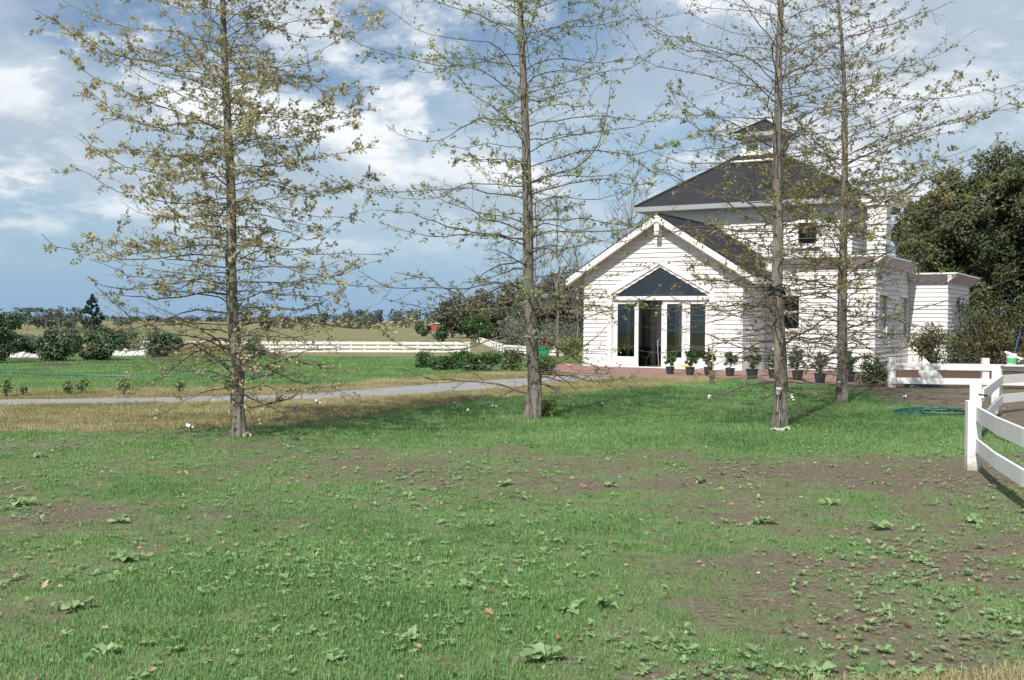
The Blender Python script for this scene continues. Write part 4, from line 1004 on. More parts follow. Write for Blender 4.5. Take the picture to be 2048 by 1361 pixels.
def broad_tree(label, base, H, W, npf, n, size, m, seed, trunk=.3, cat='tree', group=None, foot=.16, trunkm=None, pr=.20, name='broad_tree', lean=0):
    """trunk, limbs and a crown of many separate leaf masses"""
    R = random.Random(seed); rng = np.random.default_rng(seed); base = Vector(base)
    t_ = tag(empty(name, base), label, cat, group)
    cz = H * (foot + (1 - foot) * .52)
    pf = puffs_ellipsoid(R, (lean, 0, cz), (W * .8, W * .8, H * (1 - foot) * .46), npf, pr * W, -.9)
    crown('crown', pf, n, size, m, rng, outline_quad(), t_, .45)
    MB().tube([(0, 0, -.2), (R.gauss(0, .03) * H, 0, H * .3), (lean * .6, 0, H * .72)], [trunk, trunk * .72, trunk * .25], 9).build('trunk', trunkm or BARK, t_, smooth=True)
    mb = MB()
    for k in range(9):
        p = pf[k * len(pf) // 9][0]; z0 = H * R.uniform(.2, .45)
        mb.tube([(0, 0, z0), (p[0] * .45, p[1] * .45, z0 + (p[2] - z0) * .6), p], [trunk * .38, trunk * .24, trunk * .06], 5)
    o = mb.build('limb', trunkm or BARK, t_); o['kind'] = 'stuff'
    return t_
# big cypresses behind the annexe
G3 = 'tall dark cypresses behind the house'
for k, (px, Y, topy, W, lab) in enumerate([(1935, 72, 330, 4.4, 'dark cypress nearest the annexe roof'), (2040, 76, 282, 5.2, 'tallest dark cypress at the right edge of the picture'),
        (1850, 84, 405, 4.0, 'lowest dark cypress, partly behind the chimney and wing'), (2130, 70, 290, 5.0, 'dark cypress mostly beyond the right edge'), (1892, 80, 372, 3.8, 'dark cypress directly above the annexe left half')]):
    b_ = at(px, 655, Y); b_.z = 0; H = (at(px, topy, Y)).z * 1.05
    broad_tree(lab, b_, H, W, 140, 40000, .21, G_PINE, 800 + k, .42, group=G3, foot=.02, pr=.20, name='cypress_tree')
# wooded rise left of the house
G4 = 'trees on the wooded rise left of the house'
hill = [(905, 640, 598, 150, 2.6), (935, 650, 588, 150, 3.0), (965, 650, 582, 145, 3.0), (1000, 655, 574, 140, 3.2), (1032, 655, 566, 138, 3.4), (1075, 660, 562, 132, 3.4), (1115, 660, 556, 128, 3.6), (1155, 660, 552, 125, 3.6), (1195, 660, 560, 128, 3.4), (1060, 665, 600, 112, 2.4), (985, 665, 615, 118, 2.2), (1140, 668, 600, 108, 2.6)]
hl = ['lowest tree at the left tip of the wooded rise', 'second tree from the left tip of the wooded rise', 'third tree from the left tip of the wooded rise', 'fourth tree from the left tip of the wooded rise', 'wooded-rise tree just left of the middle oak trunk',
      'wooded-rise tree directly behind the middle oak trunk', 'wooded-rise tree right of the middle oak trunk', 'tallest wooded-rise tree beside the gable eave', 'wooded-rise tree mostly hidden behind the gable', 'lower front tree of the rise behind the middle oak trunk', 'lower front tree of the rise left of the middle oak', 'lower front tree of the rise beside the gable wall']
for k, (px, by, ty, Y, W) in enumerate(hill):
    b_ = at(px, by, Y); gz = zgf(b_.x, b_.y); H = at(px, ty, Y).z - gz; b_.z = gz
    broad_tree(hl[k], b_, H * 1.04, W * 1.15, 38, 3600, .36, G_HILL, 830 + k, .18, group=G4, foot=.0, pr=.28)
# thin leafless trees behind the house
def bare_tree(label, base, H, seed, r=.07, spread=.28, m=None, n=46, group='leafless saplings behind the house', az0=1.0):
    R = random.Random(seed); base = Vector(base); t_ = tag(empty('bare_tree', base), label, 'tree', group)
    tp = [Vector((R.gauss(0, .012) * H * i / 10, R.gauss(0, .012) * H * i / 10, H * i / 10 - .05)) for i in range(11)]
    MB().tube(tp, [r * (1 - .93 * i / 10) for i in range(11)], 8).build('trunk', m or BARE, t_, smooth=True)
    mb = MB()
    for k in range(n):
        q = R.uniform(.22, .97); i = int(q * 10); p = tp[i].lerp(tp[min(10, i + 1)], q * 10 - i)
        L = H * spread * (1.1 - q) * R.uniform(.6, 1.2) + .12 * H * .3
        pts = limb_path(p, R.random() * 6.28, R.uniform(.7, 1.15), L, R, n=6, droop=0, lift=.25, wob=.14)
        mb.tube(pts, [r * .30 * (1 - q * .5) * (1 - .8 * j / 6) + .003 for j in range(7)], 4, cap=False)
        for _ in range(5):
            i3 = R.randint(1, 5); d3 = pts[i3 + 1] - pts[i3]
            tw = limb_path(pts[i3], math.atan2(d3.y, d3.x) + R.choice((-1, 1)) * R.uniform(.4, 1.0), R.uniform(.6, 1.2), L * R.uniform(.2, .5), R, n=4)
            mb.tube(tw, [.007, .006, .005, .004, .002], 3, cap=False)
    o = mb.build('twigs', m or BARE, t_); o.name = 'branchwork'; o['kind'] = 'stuff'
    return t_
for k, (px, by, ty, Y, lab) in enumerate([(1115, 705, 350, 56, 'pale leafless sapling between the middle oak and the gable'), (1262, 700, 318, 62, 'tall leafless sapling above the gable ridge'),
        (1070, 700, 400, 60, 'leafless sapling right behind the middle oak'), (1232, 700, 370, 66, 'leafless sapling left of the upper roof corner'), (1285, 700, 350, 68, 'leafless sapling nearest the upper roof corner'), (1155, 705, 420, 64, 'leafless sapling over the left eave of the gable')]):
    b_ = at(px, by, Y); b_.z = zgf(b_.x, b_.y); H = at(px, ty, Y).z - b_.z
    bare_tree(lab, b_, H, 900 + k, .075, .30)
# left horizon
b_ = at(184, 649, 170); b_.z = zgf(b_.x, b_.y); H = at(184, 590, 170).z - b_.z
ct = tag(empty('conifer_tree', b_), 'dark pointed conifer on the left horizon', 'tree'); R = random.Random(77); rng = np.random.default_rng(77)
pf = []
for k in range(70):
    q = R.random() ** .8; an = R.random() * 6.28; rr = 2.3 * (1 - q) ** .8 * R.uniform(.45, 1.1); pf.append(((rr * math.cos(an), rr * math.sin(an), .25 + q * (H - .35)), (.5 * (1.15 - q), .5 * (1.15 - q), .35 * (1.1 - q) + .1)))
crown('crown', pf, 5200, .30, leafmat('conifer_leaf', [(0, (.015, .038, .030)), (1, (.045, .085, .058))], .15), rng, None, ct, .3)
MB().tube([(0, 0, -.1), (0, 0, H * .9)], [.16, .03], 7).build('trunk', BARK, ct)
G5 = 'trees along the left horizon'
for k, (px, ty, Y, W, kind, lab) in enumerate([(5, 632, 200, 2.6, 0, 'horizon tree at the left edge above the tallest shrub'), (28, 626, 210, 2.4, 0, 'round horizon tree second from the left edge'), (55, 616, 190, 1.9, 2, 'flat-topped tree on the left horizon'),
        (92, 612, 180, 1.7, 1, 'thin-leaved horizon tree left of the pair near the conifer'), (118, 611, 180, 1.7, 1, 'thin-leaved horizon tree, left of the pair by the conifer'), (150, 613, 180, 1.7, 1, 'thin-leaved horizon tree just left of the conifer'),
        (75, 630, 220, 2.4, 0, 'low horizon tree right of the flat-topped one'), (135, 629, 225, 2.8, 0, 'low horizon tree behind the thin-leaved pair'), (100, 633, 215, 2.2, 0, 'low dark horizon tree below the thin-leaved pair'),
        (245, 636, 300, 3.2, 0, 'horizon tree first right of the conifer'), (275, 634, 320, 2.0, 1, 'upright horizon tree second right of the conifer'), (345, 638, 330, 3.2, 0, 'small horizon tree left of the left oak trunk'), (492, 615, 190, 1.2, 1, 'thin horizon tree just right of the left oak trunk'),
        (532, 620, 200, 1.3, 0, 'small round horizon tree right of the left oak'), (570, 634, 260, 3.6, 0, 'broad horizon tree between the left and middle oaks'), (735, 630, 300, 4.2, 0, 'broad dark horizon tree left of the red barn'), (690, 633, 300, 3.6, 0, 'broad horizon tree further left of the barn'), (800, 628, 310, 4.4, 0, 'broad dark horizon tree behind the barn')]):
    b_ = at(px, 648, Y); b_.z = zgf(b_.x, b_.y); H = max(1.6, at(px, ty, Y).z - b_.z)
    if kind == 1: broad_tree(lab, b_, H, W, 14, 420, .26, G_HILL, 950 + k, .06, group=G5, foot=.45, pr=.3, name='horizon_tree')
    elif kind == 2:
        R = random.Random(5); rng = np.random.default_rng(5); t_ = tag(empty('horizon_tree', b_), lab, 'tree', G5)
        crown('crown', [((R.uniform(-2, 2), R.uniform(-1.5, 1.5), H * R.uniform(.84, .97)), (.9, .9, .16)) for _ in range(14)], 900, .3, G_FAR, rng, None, t_, .2)
        MB().tube([(0, 0, -.1), (.2, 0, H * .6), (-.1, 0, H * .9)], [.15, .1, .04], 6).build('trunk', BARK, t_)
    else: broad_tree(lab, b_, H, W, 24, 1100, .42, G_FAR, 950 + k, .14, group=G5, foot=0, pr=.3, name='horizon_tree')
# continuous far wood on the skyline
rng = np.random.default_rng(99); R = random.Random(99); pf = []
for k in range(420):
    X = -560 + 1500 * k / 420 + R.gauss(0, 3); Yd = 760 + R.gauss(0, 40) + 60 * math.sin(k * .08)
    hh = 2.6 + 3.2 * vnoise(k * .11, 3.0, 4) * (1.0 + 1.5 * math.exp(-((X + 80) / 45) ** 2)) + R.uniform(0, 1.6); pf.append(((X, Yd, zgf(X, Yd) + hh * .45), (R.uniform(3, 6), R.uniform(3, 6), hh * .55)))
crown('distant_wood', pf, 26000, 1.7, leafmat('distant_leaf', [(0, (.045, .062, .062)), (1, (.085, .105, .10))], .1, .9), rng, None, None, .3)
tag(bpy.data.objects['distant_wood'], 'long dark belt of woodland along the skyline', 'wood', kind='stuff')
# red barn in the distance
bb = at(878, 660, 235); bb.z = zgf(bb.x, bb.y); barn = tag(empty('red_barn', bb, -.4), 'small red barn with pale roof edge beyond the field', 'barn')
BR = mat('barn_red', (.30, .060, .055), .8, .3, 1, (.23, .045, .045))
MB().prism([(-1.7, -.2), (1.7, -.2), (1.7, 1.0), (0, 1.65), (-1.7, 1.0)], -1.6, 3).build('wall', BR, barn)
for sg in (-1, 1): MB().prism([(0, 1.66), (sg * 1.9, .94), (sg * 1.9, 1.02), (0, 1.75)] if sg < 0 else [(0, 1.75), (1.9, 1.02), (1.9, .94), (0, 1.66)], -1.8, 3.2).build('roof', PALE, barn)
MB().box(-.6, .6, -1.65, -1.605, -.2, .85).build('door', mat('barn_door', (.33, .04, .04), .8), barn)

# ------------------------------------------------------------------ potted shrubs in front of the house
POT = mat('black_pot', (.030, .032, .036), .5); SOILM = mat('potting_soil', (.05, .036, .028), .95)
pots = [(1340, 750, 'pot shrub furthest left, in front of the glazed doors'), (1380, 752, 'second pot shrub from the left, at the right-hand doors'), (1417, 752, 'third pot shrub from the left, beside the spade'), (1460, 754, 'fourth pot shrub from the left, against the gable corner boards'),
        (1504, 760, 'fifth pot shrub from the left, at the inner corner of the house'), (1546, 758, 'pot shrub just left of the nearest right oak trunk'), (1595, 762, 'pot shrub between the two right oak trunks, left one'), (1640, 768, 'pot shrub between the two right oak trunks, right one'), (1698, 766, 'pot shrub right behind the rear right oak trunk')]
for k, (px, py, lab) in enumerate(pots):
    b_ = gnd(px, py); b_.z += .02; R = random.Random(40 + k); rng = np.random.default_rng(40 + k); sc = R.uniform(.92, 1.1)
    t_ = tag(empty('potted_shrub', b_, R.random() * 6), lab, 'potted plant', 'boxwood shrubs in black pots')
    t_.scale = (R.uniform(.86, 1.1),) * 3
    MB().lathe([(.125, 0), (.165, .25), (.178, .255), (.178, .285), (.150, .285), (.146, .24)], sides=18).build('pot', POT, t_, smooth=False)
    MB().lathe([(.10, .2), (.148, .245), (.02, .262)], sides=14).build('soil', SOILM, t_)
    MB().tube([(0, 0, .22), (.02, .01, .4), (0, 0, .62)], [.016, .013, .008], 6).build('stem', TWIG, t_)
    pf = puffs_ellipsoid(R, (0, 0, .58), (.24 * sc, .24 * sc, .26 * sc), 24, .095, -1) + [((R.gauss(0, .05), R.gauss(0, .05), .86 * sc), (.07, .07, .14))] + [((R.gauss(0, .12), R.gauss(0, .12), .80 * sc), (.05, .05, .1)) for _ in range(3)]
    crown('foliage', pf, 1300, .055, G_BOX, rng, outline_diamond(), t_, .3)

# ------------------------------------------------------------------ garden things
STEEL = MATS['steel']
# spade stuck upright
b_ = gnd(1425, 761); sp = tag(empty('garden_spade', b_), 'long-handled spade standing upright beside the third pot shrub', 'spade')
MB().tube([(0, 0, .28), (0, 0, 1.18)], .016, 7).build('shaft', WOODM, sp)
MB().tube([(0, 0, 1.16), (-.055, 0, 1.24), (-.06, 0, 1.33), (0, 0, 1.35), (.06, 0, 1.33), (.055, 0, 1.24), (0, 0, 1.16)], .013, 6).build('grip', mat('spade_red', (.30, .09, .06), .6), sp)
MB().hexa([(-.10, -.008, -.05), (.10, -.008, -.05), (.10, .008, -.05), (-.10, .008, -.05), (-.095, -.012, .28), (.095, -.012, .28), (.095, .012, .28), (-.095, .012, .28)]).build('blade', mat('rusty_steel', (.16, .10, .07), .7), sp)
# short timber stake
b_ = gnd(1424, 771); tag(MB().hexa([(-.06, -.05, -.1), (.06, -.05, -.1), (.05, .05, -.1), (-.06, .05, -.1), (-.055, -.04, .27), (.055, -.04, .30), (.045, .05, .30), (-.05, .05, .26)]).build('timber_stake', mat('dark_stake', (.12, .07, .05), .9), None, b_), 'short dark timber stake on the lawn edge below the spade', 'stake')
# green bin with garden waste
b_ = at(1084, 726, 46); b_.z = zgf(b_.x, b_.y) + .02; gb = tag(empty('green_bin', b_), 'green garden bin heaped with dry waste behind the middle oak', 'bin')
MB().hexa([(-.24, -.22, 0), (.24, -.22, 0), (.24, .22, 0), (-.24, .22, 0), (-.30, -.28, .62), (.30, -.28, .62), (.30, .28, .62), (-.30, .28, .62)]).build('body', mat('bin_green', (.03, .24, .10), .45), gb)
m = MB(); m.box(-.32, .32, -.30, .30, .62, .66); m.build('rim', MATS['bin_green'], gb)
rng = np.random.default_rng(4); crown('waste', [((0, 0, .72), (.28, .25, .16)), ((.12, 0, .85), (.15, .15, .12)), ((.3, 0, .75), (.14, .14, .1))], 700, .14, leafmat('dead_waste', [(0, (.10, .06, .035)), (1, (.34, .26, .15))], .2), rng, None, gb, .1)
# orange scrap on the paving
b_ = gnd(1136, 733); tag(MB().hexa([(-.14, -.05, .022), (.14, -.06, .022), (.15, .06, .022), (-.12, .05, .022), (-.10, -.03, .08), (.12, -.04, .06), (.10, .04, .07), (-.09, .03, .09)]).build('plastic_scrap', mat('orange_plastic', (.75, .16, .10), .5), None, b_), 'bright orange-red plastic scrap on the brick paving', 'scrap')
# hoses
HOSE = mat('hose_green', (.02, .10, .085), .35); HOSEW = mat('hose_pale', (.50, .60, .58), .4); CABLE = mat('black_cable', (.025, .025, .027), .5)
def ground_line(name, label, cat, pix, r, m, wob=.02, seed=0):
    R = random.Random(seed); pts = [gnd(*p) for p in pix]; pts = resample(pts, len(pix) * 6)
    pts = [Vector((p.x + R.gauss(0, wob), p.y + R.gauss(0, wob), zgf(p.x, p.y) + r + .012)) for p in pts]
    return tag(MB().tube(pts, r, 6).build(name, m, smooth=True), label, cat)
ground_line('garden_hose', 'long flat green hose across the left lawn', 'hose', [(-30, 747), (60, 750), (160, 754), (260, 754.5), (330, 755), (420, 755), (500, 754), (545, 753)], .03, HOSE, .01, 1)
ground_line('garden_hose', 'green hose bunch just right of the left oak trunk', 'hose', [(500, 753), (512, 751), (525, 752), (538, 754), (520, 755), (498, 755)], .035, HOSE, .05, 2)
hp = []; c = gnd(1876, 828)
for k in range(90):
    an = k * .32; rr = .62 + .16 * math.sin(k * .7) + .05 * math.sin(k * 2.3); x, y = c.x + rr * math.cos(an) * 1.05, c.y + rr * .85 * math.sin(an); hp.append(Vector((x, y, zgf(x, y) + .02 + .012 * (k // 20))))
tag(MB().tube(hp, .014, 6).build('garden_hose', HOSE, smooth=True), 'loosely coiled green hose on the grass beside the near fence post', 'hose')
ground_line('garden_hose', 'short dark hose piece on the grass left of the nearest right oak', 'hose', [(1478, 811), (1495, 812), (1510, 813), (1519, 812)], .022, CABLE, .005, 3)
ground_line('fallen_cable', 'brown cable lying on soil behind the near curved fence', 'cable', [(1975, 862), (1985, 872), (2000, 882), (2020, 888), (2050, 887), (2090, 878)], .011, CABLE, .01, 4)
pc = Vector((p2[0], p2[1], 0)); q3 = Vector((p3.x, p3.y, 0)); mid = pc.lerp(q3, .55)
tag(MB().tube([pc + Vector((.0, -.1, .66)), pc + Vector((.12, -.1, .64)), pc.lerp(q3, .3) + Vector((0, -.12, .54)), mid + Vector((0, -.12, .52)), pc.lerp(q3, .85) + Vector((0, -.15, .60)), q3 + Vector((.02, -.12, .72))], .012, 6).build('hanging_cable', CABLE, smooth=True), 'black cable sagging between the posts of the set-back fence', 'cable')
tag(MB().tube([pc + Vector((-.14, -.10, .54)), pc + Vector((-.05, -.12, .55)), pc + Vector((.02, -.13, .50)), pc + Vector((.06, -.12, .38)), pc + Vector((.07, -.10, .2))], .012, 6).build('hanging_cable', CABLE, smooth=True), 'short black cable looped over the post behind the near fence post', 'cable')
# garden lights: small white canister on a spike
LWH = mat('light_white', (.80, .80, .78), .4); LGR = mat('light_grey', (.28, .30, .33), .35)
def glight(px, py, lab, tilt, sz=1.0, hgt=.0, grey=False):
    b_ = gnd(px, py); R = random.Random(px)
    sz *= .6; t_ = tag(empty('garden_light', b_, R.random() * 6), lab, 'garden light', 'small spotlights set round the oaks')
    MB().tube([(0, 0, -.05), (0, 0, .07 + hgt)], .008, 5).build('spike', CABLE, t_)
    d = dirv(0, tilt); p = Vector((0, 0, .09 + hgt)); a = d.cross(Vector((0, 1, 0)))
    q = p + d * .13 * sz
    MB().tube([p - d * .045 * sz, p + d * .02 * sz, p + d * .02 * sz, q], [.028 * sz, .036 * sz, .042 * sz, .042 * sz], 10).build('canister', LGR if grey else LWH, t_)
    MB().tube([p - d * .002, p + d * .028 * sz], .045 * sz, 10).build('band', CABLE, t_)
for a in [(634, 812, 'white garden light in the dry verge right of the left oak', -.6, 1.15), (590, 826, 'grey garden light in the dry verge nearest the left oak', .9, .9, .0, True), (383, 866, 'white garden light at the lawn edge left of the left oak', .3, 1.1),
          (935, 835, 'white garden light in grass, lower of two left of the middle oak', .9, .8), (986, 822, 'white garden light in grass, upper of two left of the middle oak', -.25, 1.1), (912, 818, 'grey garden light at verge edge left of the middle oak', .4, .8, .0, True),
          (1112, 796, 'grey garden light in the verge right of the middle oak', 1.0, .9, .05, True), (1203, 820, 'grey garden light on the grass right of the middle oak', .7, .9, .0, True), (1418, 808, 'white garden light on grass left of the nearest right oak', 1.1, 1.2),
          (1586, 807, 'white garden light just right of the nearest right oak trunk', 1.0, 1.2), (1633, 801, 'grey garden light between the two right oak trunks', .8, 1.2, .0, True), (1808, 801, 'white garden light on bare soil left of the coiled hose', .1, .7)]:
    glight(*a)
for px, py, Y, lab in ((1556, 785, 17.25, 'white light clipped to the trunk of the nearest right oak'), (1677, 770, 23.0, 'white light clipped to the trunk of the rear right oak')):
    p = at(px, py, Y); t_ = tag(empty('trunk_light', p), lab, 'garden light')
    MB().tube([(0, 0, -.04), (.01, 0, .05)], [.03, .045], 10).build('canister', LGR, t_); MB().tube([(.01, -.0, .05), (.012, 0, .075)], .04, 10).build('lens', LWH, t_)
    MB().box(-.012, .012, .0, .14, -.02, .0).build('bracket', CABLE, t_)
p = at(1557, 788, 17.24); g0 = gnd(1553, 858)
tag(MB().tube([p, p + Vector((-.02, -.02, -.25)), Vector((g0.x + .03, g0.y - .1, .25)), Vector((g0.x, g0.y - .12, .03))], .0045, 5).build('light_cable', mat('pale_cable', (.40, .40, .38), .5), smooth=True), 'pale cable running down the trunk of the nearest right oak', 'cable')
JUG = mat('blue_plastic', (.04, .16, .45), .4)
for px, py, lab in ((1652, 741, 'small blue plastic jug on the paving left of the rear right oak'), (1702, 743, 'small blue plastic jug on the paving right of the rear right oak')):
    b_ = gnd(px, py); b_.z += .022; j = tag(empty('plastic_jug', b_, .4), lab, 'jug')
    MB().lathe([(.09, 0), (.10, .02), (.10, .16), (.05, .21), (.035, .22), (.035, .25)], sides=12).build('body', JUG, j, smooth=False); MB().lathe([(.04, .25), (.04, .28)], sides=10).build('cap', LWH, j)
    MB().tube([(.09, 0, .08), (.15, 0, .10), (.15, 0, .17), (.06, 0, .21)], .014, 6).build('handle', JUG, j)
# black tie wound round the oak trunk
c = at(1553, 580, 17.4); R = random.Random(3); pts = []
for k in range(54):
    an = k * .55; rr = .115 + .02 * math.sin(k * 1.3); pts.append(c + Vector((rr * math.cos(an), rr * math.sin(an), .05 * math.sin(k * .9) + .0022 * k - .06)))
tag(MB().tube(pts, .011, 5).build('tree_tie', CABLE, smooth=True), 'black rubber tie tangled round the nearest right oak trunk', 'tree tie')
# pale rag at the foot of the oak
b_ = gnd(1556, 862); R = random.Random(12); mb = MB()
for i in range(9):
    for j in range(5): mb.v.append((-.15 + .037 * i + R.gauss(0, .01), -.09 + .045 * j + R.gauss(0, .01), .025 + .02 * math.sin(i * 1.3 + j) + .018 * R.random() + .02 * (i > 5)))
for i in range(8):
    for j in range(4): mb.f.append((i * 5 + j, (i + 1) * 5 + j, (i + 1) * 5 + j + 1, i * 5 + j + 1))
rg = mb.build('cloth_rag', mat('rag_cloth', (.46, .44, .41), .9, .4, 20, (.30, .28, .26)), None, (b_.x, b_.y - .12, b_.z)); sm = rg.modifiers.new('thick', 'SOLIDIFY'); sm.thickness = .012
tag(rg, 'crumpled pale rag at the foot of the nearest right oak', 'rag')
# sacks leaning behind the far fence
SACK = mat('white_sack', (.78, .78, .76), .45, .5, 5, (.55, .56, .54), .5, 12)
def sack(label, pix, Y, m, th=.16):
    pts = [at(px, py, Y) for px, py in pix]; c = sum(pts, Vector()) / len(pts); base = Vector((c.x, c.y, min(p.z for p in pts)))
    mb = MB(); n = len(pts); lo = [p - base for p in pts]; cc = c - base
    ring = []
    for off, s_ in ((-.5, .72), (-.25, .95), (0, 1.0), (.25, .95), (.5, .72)):
        for p in lo: q = cc + (p - cc) * s_; mb.v.append((q.x, q.y + off * th * 2 + (q.z * .12), q.z))
    for k in range(4):
        for j in range(n): mb.f.append((k * n + j, k * n + (j + 1) % n, (k + 1) * n + (j + 1) % n, (k + 1) * n + j))
    mb.f.append(tuple(range(n - 1, -1, -1))); mb.f.append(tuple(4 * n + j for j in range(n)))
    return tag(mb.build('plastic_sack', m, None, base, smooth=True), label, 'sack')
sack('white plastic sack leaning with its point up behind the far fence', [(1838, 745), (1850, 716), (1862, 728), (1880, 748), (1896, 772), (1868, 776), (1846, 764)], 29.6, SACK)
sack('dark sheeting bundle lying under the far fence rail', [(1806, 770), (1830, 764), (1860, 766), (1885, 770), (1890, 779), (1850, 781), (1812, 779)], 29.3, mat('dark_sheet', (.05, .055, .06), .35, .4, 6, (.02, .02, .022), .5))
# thin metal stake by the end post
b_ = gnd(1799, 768); tag(MB().tube([b_ + Vector((0, 0, -.1)), b_ + Vector((.03, 0, .98))], .011, 6).tube([b_ + Vector((-.05, 0, .96)), b_ + Vector((.09, 0, .99))], .011, 6).build('metal_rod', STEEL), 'thin metal garden rod standing beside the end fence post', 'rod')
# bucket on the far fence
bp_ = at(2023, 730, e1.y - .62); bp_.z = zgf(bp_.x, bp_.y) + .64; bk = tag(empty('paint_bucket', bp_), 'green and white paint bucket with blue stick on the far fence rail', 'bucket')
MB().lathe([(.105, 0), (.125, .20), (.13, .20), (.13, .29), (.12, .29), (.115, .2)], sides=20).build('body', LWH, bk)
MB().lathe([(.1105, .03), (.1245, .175)], sides=20).build('label_band', mat('bucket_green', (.10, .50, .20), .5), bk)
MB().tube([(-.12, -.10, .29), (-.20, -.06, .33), (0, .05, .30)], .02, 5).build('rag', LWH, bk)
MB().tube([(.02, 0, .05), (.11, 0, .45), (.22, 0, .86)], .012, 6).build('stick', mat('blue_stick', (.03, .10, .38), .4), bk)
MB().tube([(.125, 0, .20), (.25, -.05, .14), (.16, -.03, .08)], [.03, .05, .02], 6).build('rag', LWH, bk)
tag(MB().box(-.20, .42, -.10, .22, -.04, -.002).build('timber_board', FW, None, bp_), 'white board under the paint bucket on the far fence', 'board')

# ------------------------------------------------------------------ lawn: grass, dead grass, weeds
GRASS = leafmat('grass_blade', [(0, (.095, .172, .060)), (.4, (.148, .270, .092)), (.75, (.205, .345, .126)), (1, (.30, .39, .19))], .35, .6, 'random', .5)
DRY = leafmat('dry_blade', [(0, (.15, .19, .07)), (.35, (.26, .25, .115)), (.7, (.40, .35, .195)), (1, (.50, .45, .29))], .3, .7, 'random', .45)
def tuft(name, seed, nb, h, r, wd, m):
    rng = np.random.default_rng(seed); V = []; T = []
    for k in range(nb):
        a = rng.random() * 6.28; rr = r * math.sqrt(rng.random()); x, y = rr * math.cos(a), rr * math.sin(a)
        la = rng.random() * 6.28; ln = abs(rng.normal(0, .5)); hh = h * (.45 + .75 * rng.random()); w_ = wd * (.7 + .6 * rng.random())
        dx, dy = math.cos(la) * ln * hh, math.sin(la) * ln * hh; fx_, fy_ = -math.sin(la) * w_ / 2, math.cos(la) * w_ / 2; q = len(V)
        V += [(x - fx_, y - fy_, -.005), (x + fx_, y + fy_, -.005), (x + dx * .4 + fx_ * .8, y + dy * .4 + fy_ * .8, hh * .6), (x + dx * .4 - fx_ * .8, y + dy * .4 - fy_ * .8, hh * .6), (x + dx, y + dy, hh * (1 - .2 * ln))]
        T += [(q, q + 1, q + 2), (q, q + 2, q + 3), (q + 3, q + 2, q + 4)]
    return bpy.data.objects.new(name, npmesh(name, np.array(V), np.array(T), m))
def scatter_points(name, label, cat, pts, scales, tufts, seed):
    """grass as one stuff object: points carrying tufts through geometry nodes"""
    rng = np.random.default_rng(seed); n = len(pts)
    me = bpy.data.meshes.new(name); me.vertices.add(n); me.vertices.foreach_set('co', pts.astype(np.float32).ravel())
    a = me.attributes.new('sc', 'FLOAT', 'POINT'); a.data.foreach_set('value', scales.astype(np.float32))
    a = me.attributes.new('rz', 'FLOAT', 'POINT'); a.data.foreach_set('value', (rng.random(n) * 6.283).astype(np.float32))
    a = me.attributes.new('pick', 'INT', 'POINT'); a.data.foreach_set('value', rng.integers(0, len(tufts), n).astype(np.int32))
    o = link(bpy.data.objects.new(name, me))
    ng = bpy.data.node_groups.new(name, 'GeometryNodeTree'); ng.interface.new_socket('Geometry', in_out='INPUT', socket_type='NodeSocketGeometry'); ng.interface.new_socket('Geometry', in_out='OUTPUT', socket_type='NodeSocketGeometry')
    gi = ng.nodes.new('NodeGroupInput'); go = ng.nodes.new('NodeGroupOutput'); ip = ng.nodes.new('GeometryNodeInstanceOnPoints'); gi2 = ng.nodes.new('GeometryNodeGeometryToInstance')
    for tf in tufts[::-1]:
        oi = ng.nodes.new('GeometryNodeObjectInfo'); oi.inputs['Object'].default_value = tf; oi.inputs['As Instance'].default_value = True; ng.links.new(oi.outputs['Geometry'], gi2.inputs[0])
    def named(nm, ty):
        q = ng.nodes.new('GeometryNodeInputNamedAttribute'); q.data_type = ty; q.inputs['Name'].default_value = nm; return q.outputs['Attribute']
    cx_ = ng.nodes.new('ShaderNodeCombineXYZ'); ng.links.new(named('rz', 'FLOAT'), cx_.inputs[2])
    ng.links.new(gi.outputs[0], ip.inputs['Points']); ng.links.new(gi2.outputs[0], ip.inputs['Instance']); ip.inputs['Pick Instance'].default_value = True
    ng.links.new(named('pick', 'INT'), ip.inputs['Instance Index']); ng.links.new(cx_.outputs[0], ip.inputs['Rotation']); ng.links.new(named('sc', 'FLOAT'), ip.inputs['Scale'])
    ng.links.new(ip.outputs[0], go.inputs[0])
    md = o.modifiers.new('scatter', 'NODES'); md.node_group = ng
    return tag(o, label, cat, kind='stuff')
def rand_ground(n, y0, y1, seed, pad=.6, pw=1.0):
    rng = np.random.default_rng(seed); u = rng.random(n); Y = (y0 ** (1 - pw) + u * (y1 ** (1 - pw) - y0 ** (1 - pw))) ** (1 / (1 - pw)) if pw != 1 else y0 * (y1 / y0) ** u
    X = (rng.random(n) * 2 - 1) * (Y * .475 + pad); return X, Y, rng
tg = [tuft('grass_tuft', s_, 20, .021, .09, .0036, GRASS) for s_ in range(7)] + [tuft('grass_tuft', 9, 16, .042, .07, .0042, GRASS)]
X, Y, rng = rand_ground(165000, 4.3, 52.0, 1, pw=.35)
g_, d_, p_, f_, m_ = region_maps(X, Y); keep = rng.random(len(X)) < np.clip(.08 + .86 * g_ ** 1.7, 0, 1) * (1 - m_) * (1 - d_) * (1 - p_)
X, Y = X[keep], Y[keep]; sc = (.55 + .75 * g_[keep]) * (.7 + .6 * rng.random(keep.sum())) * (1 + .035 * np.clip(Y - 8, 0, 32))
scatter_points('lawn_grass', 'short patchy green lawn grass', 'grass', np.c_[X, Y, zg(X, Y)], sc, tg, 1)
td = [tuft('dead_grass_tuft', 20 + s_, 30, .052, .11, .0050, DRY) for s_ in range(4)]
X, Y, rng = rand_ground(130000, 4.3, 40.0, 2, pw=.2)
g_, d_, p_, f_, m_ = region_maps(X, Y); keep = rng.random(len(X)) < d_ * .75
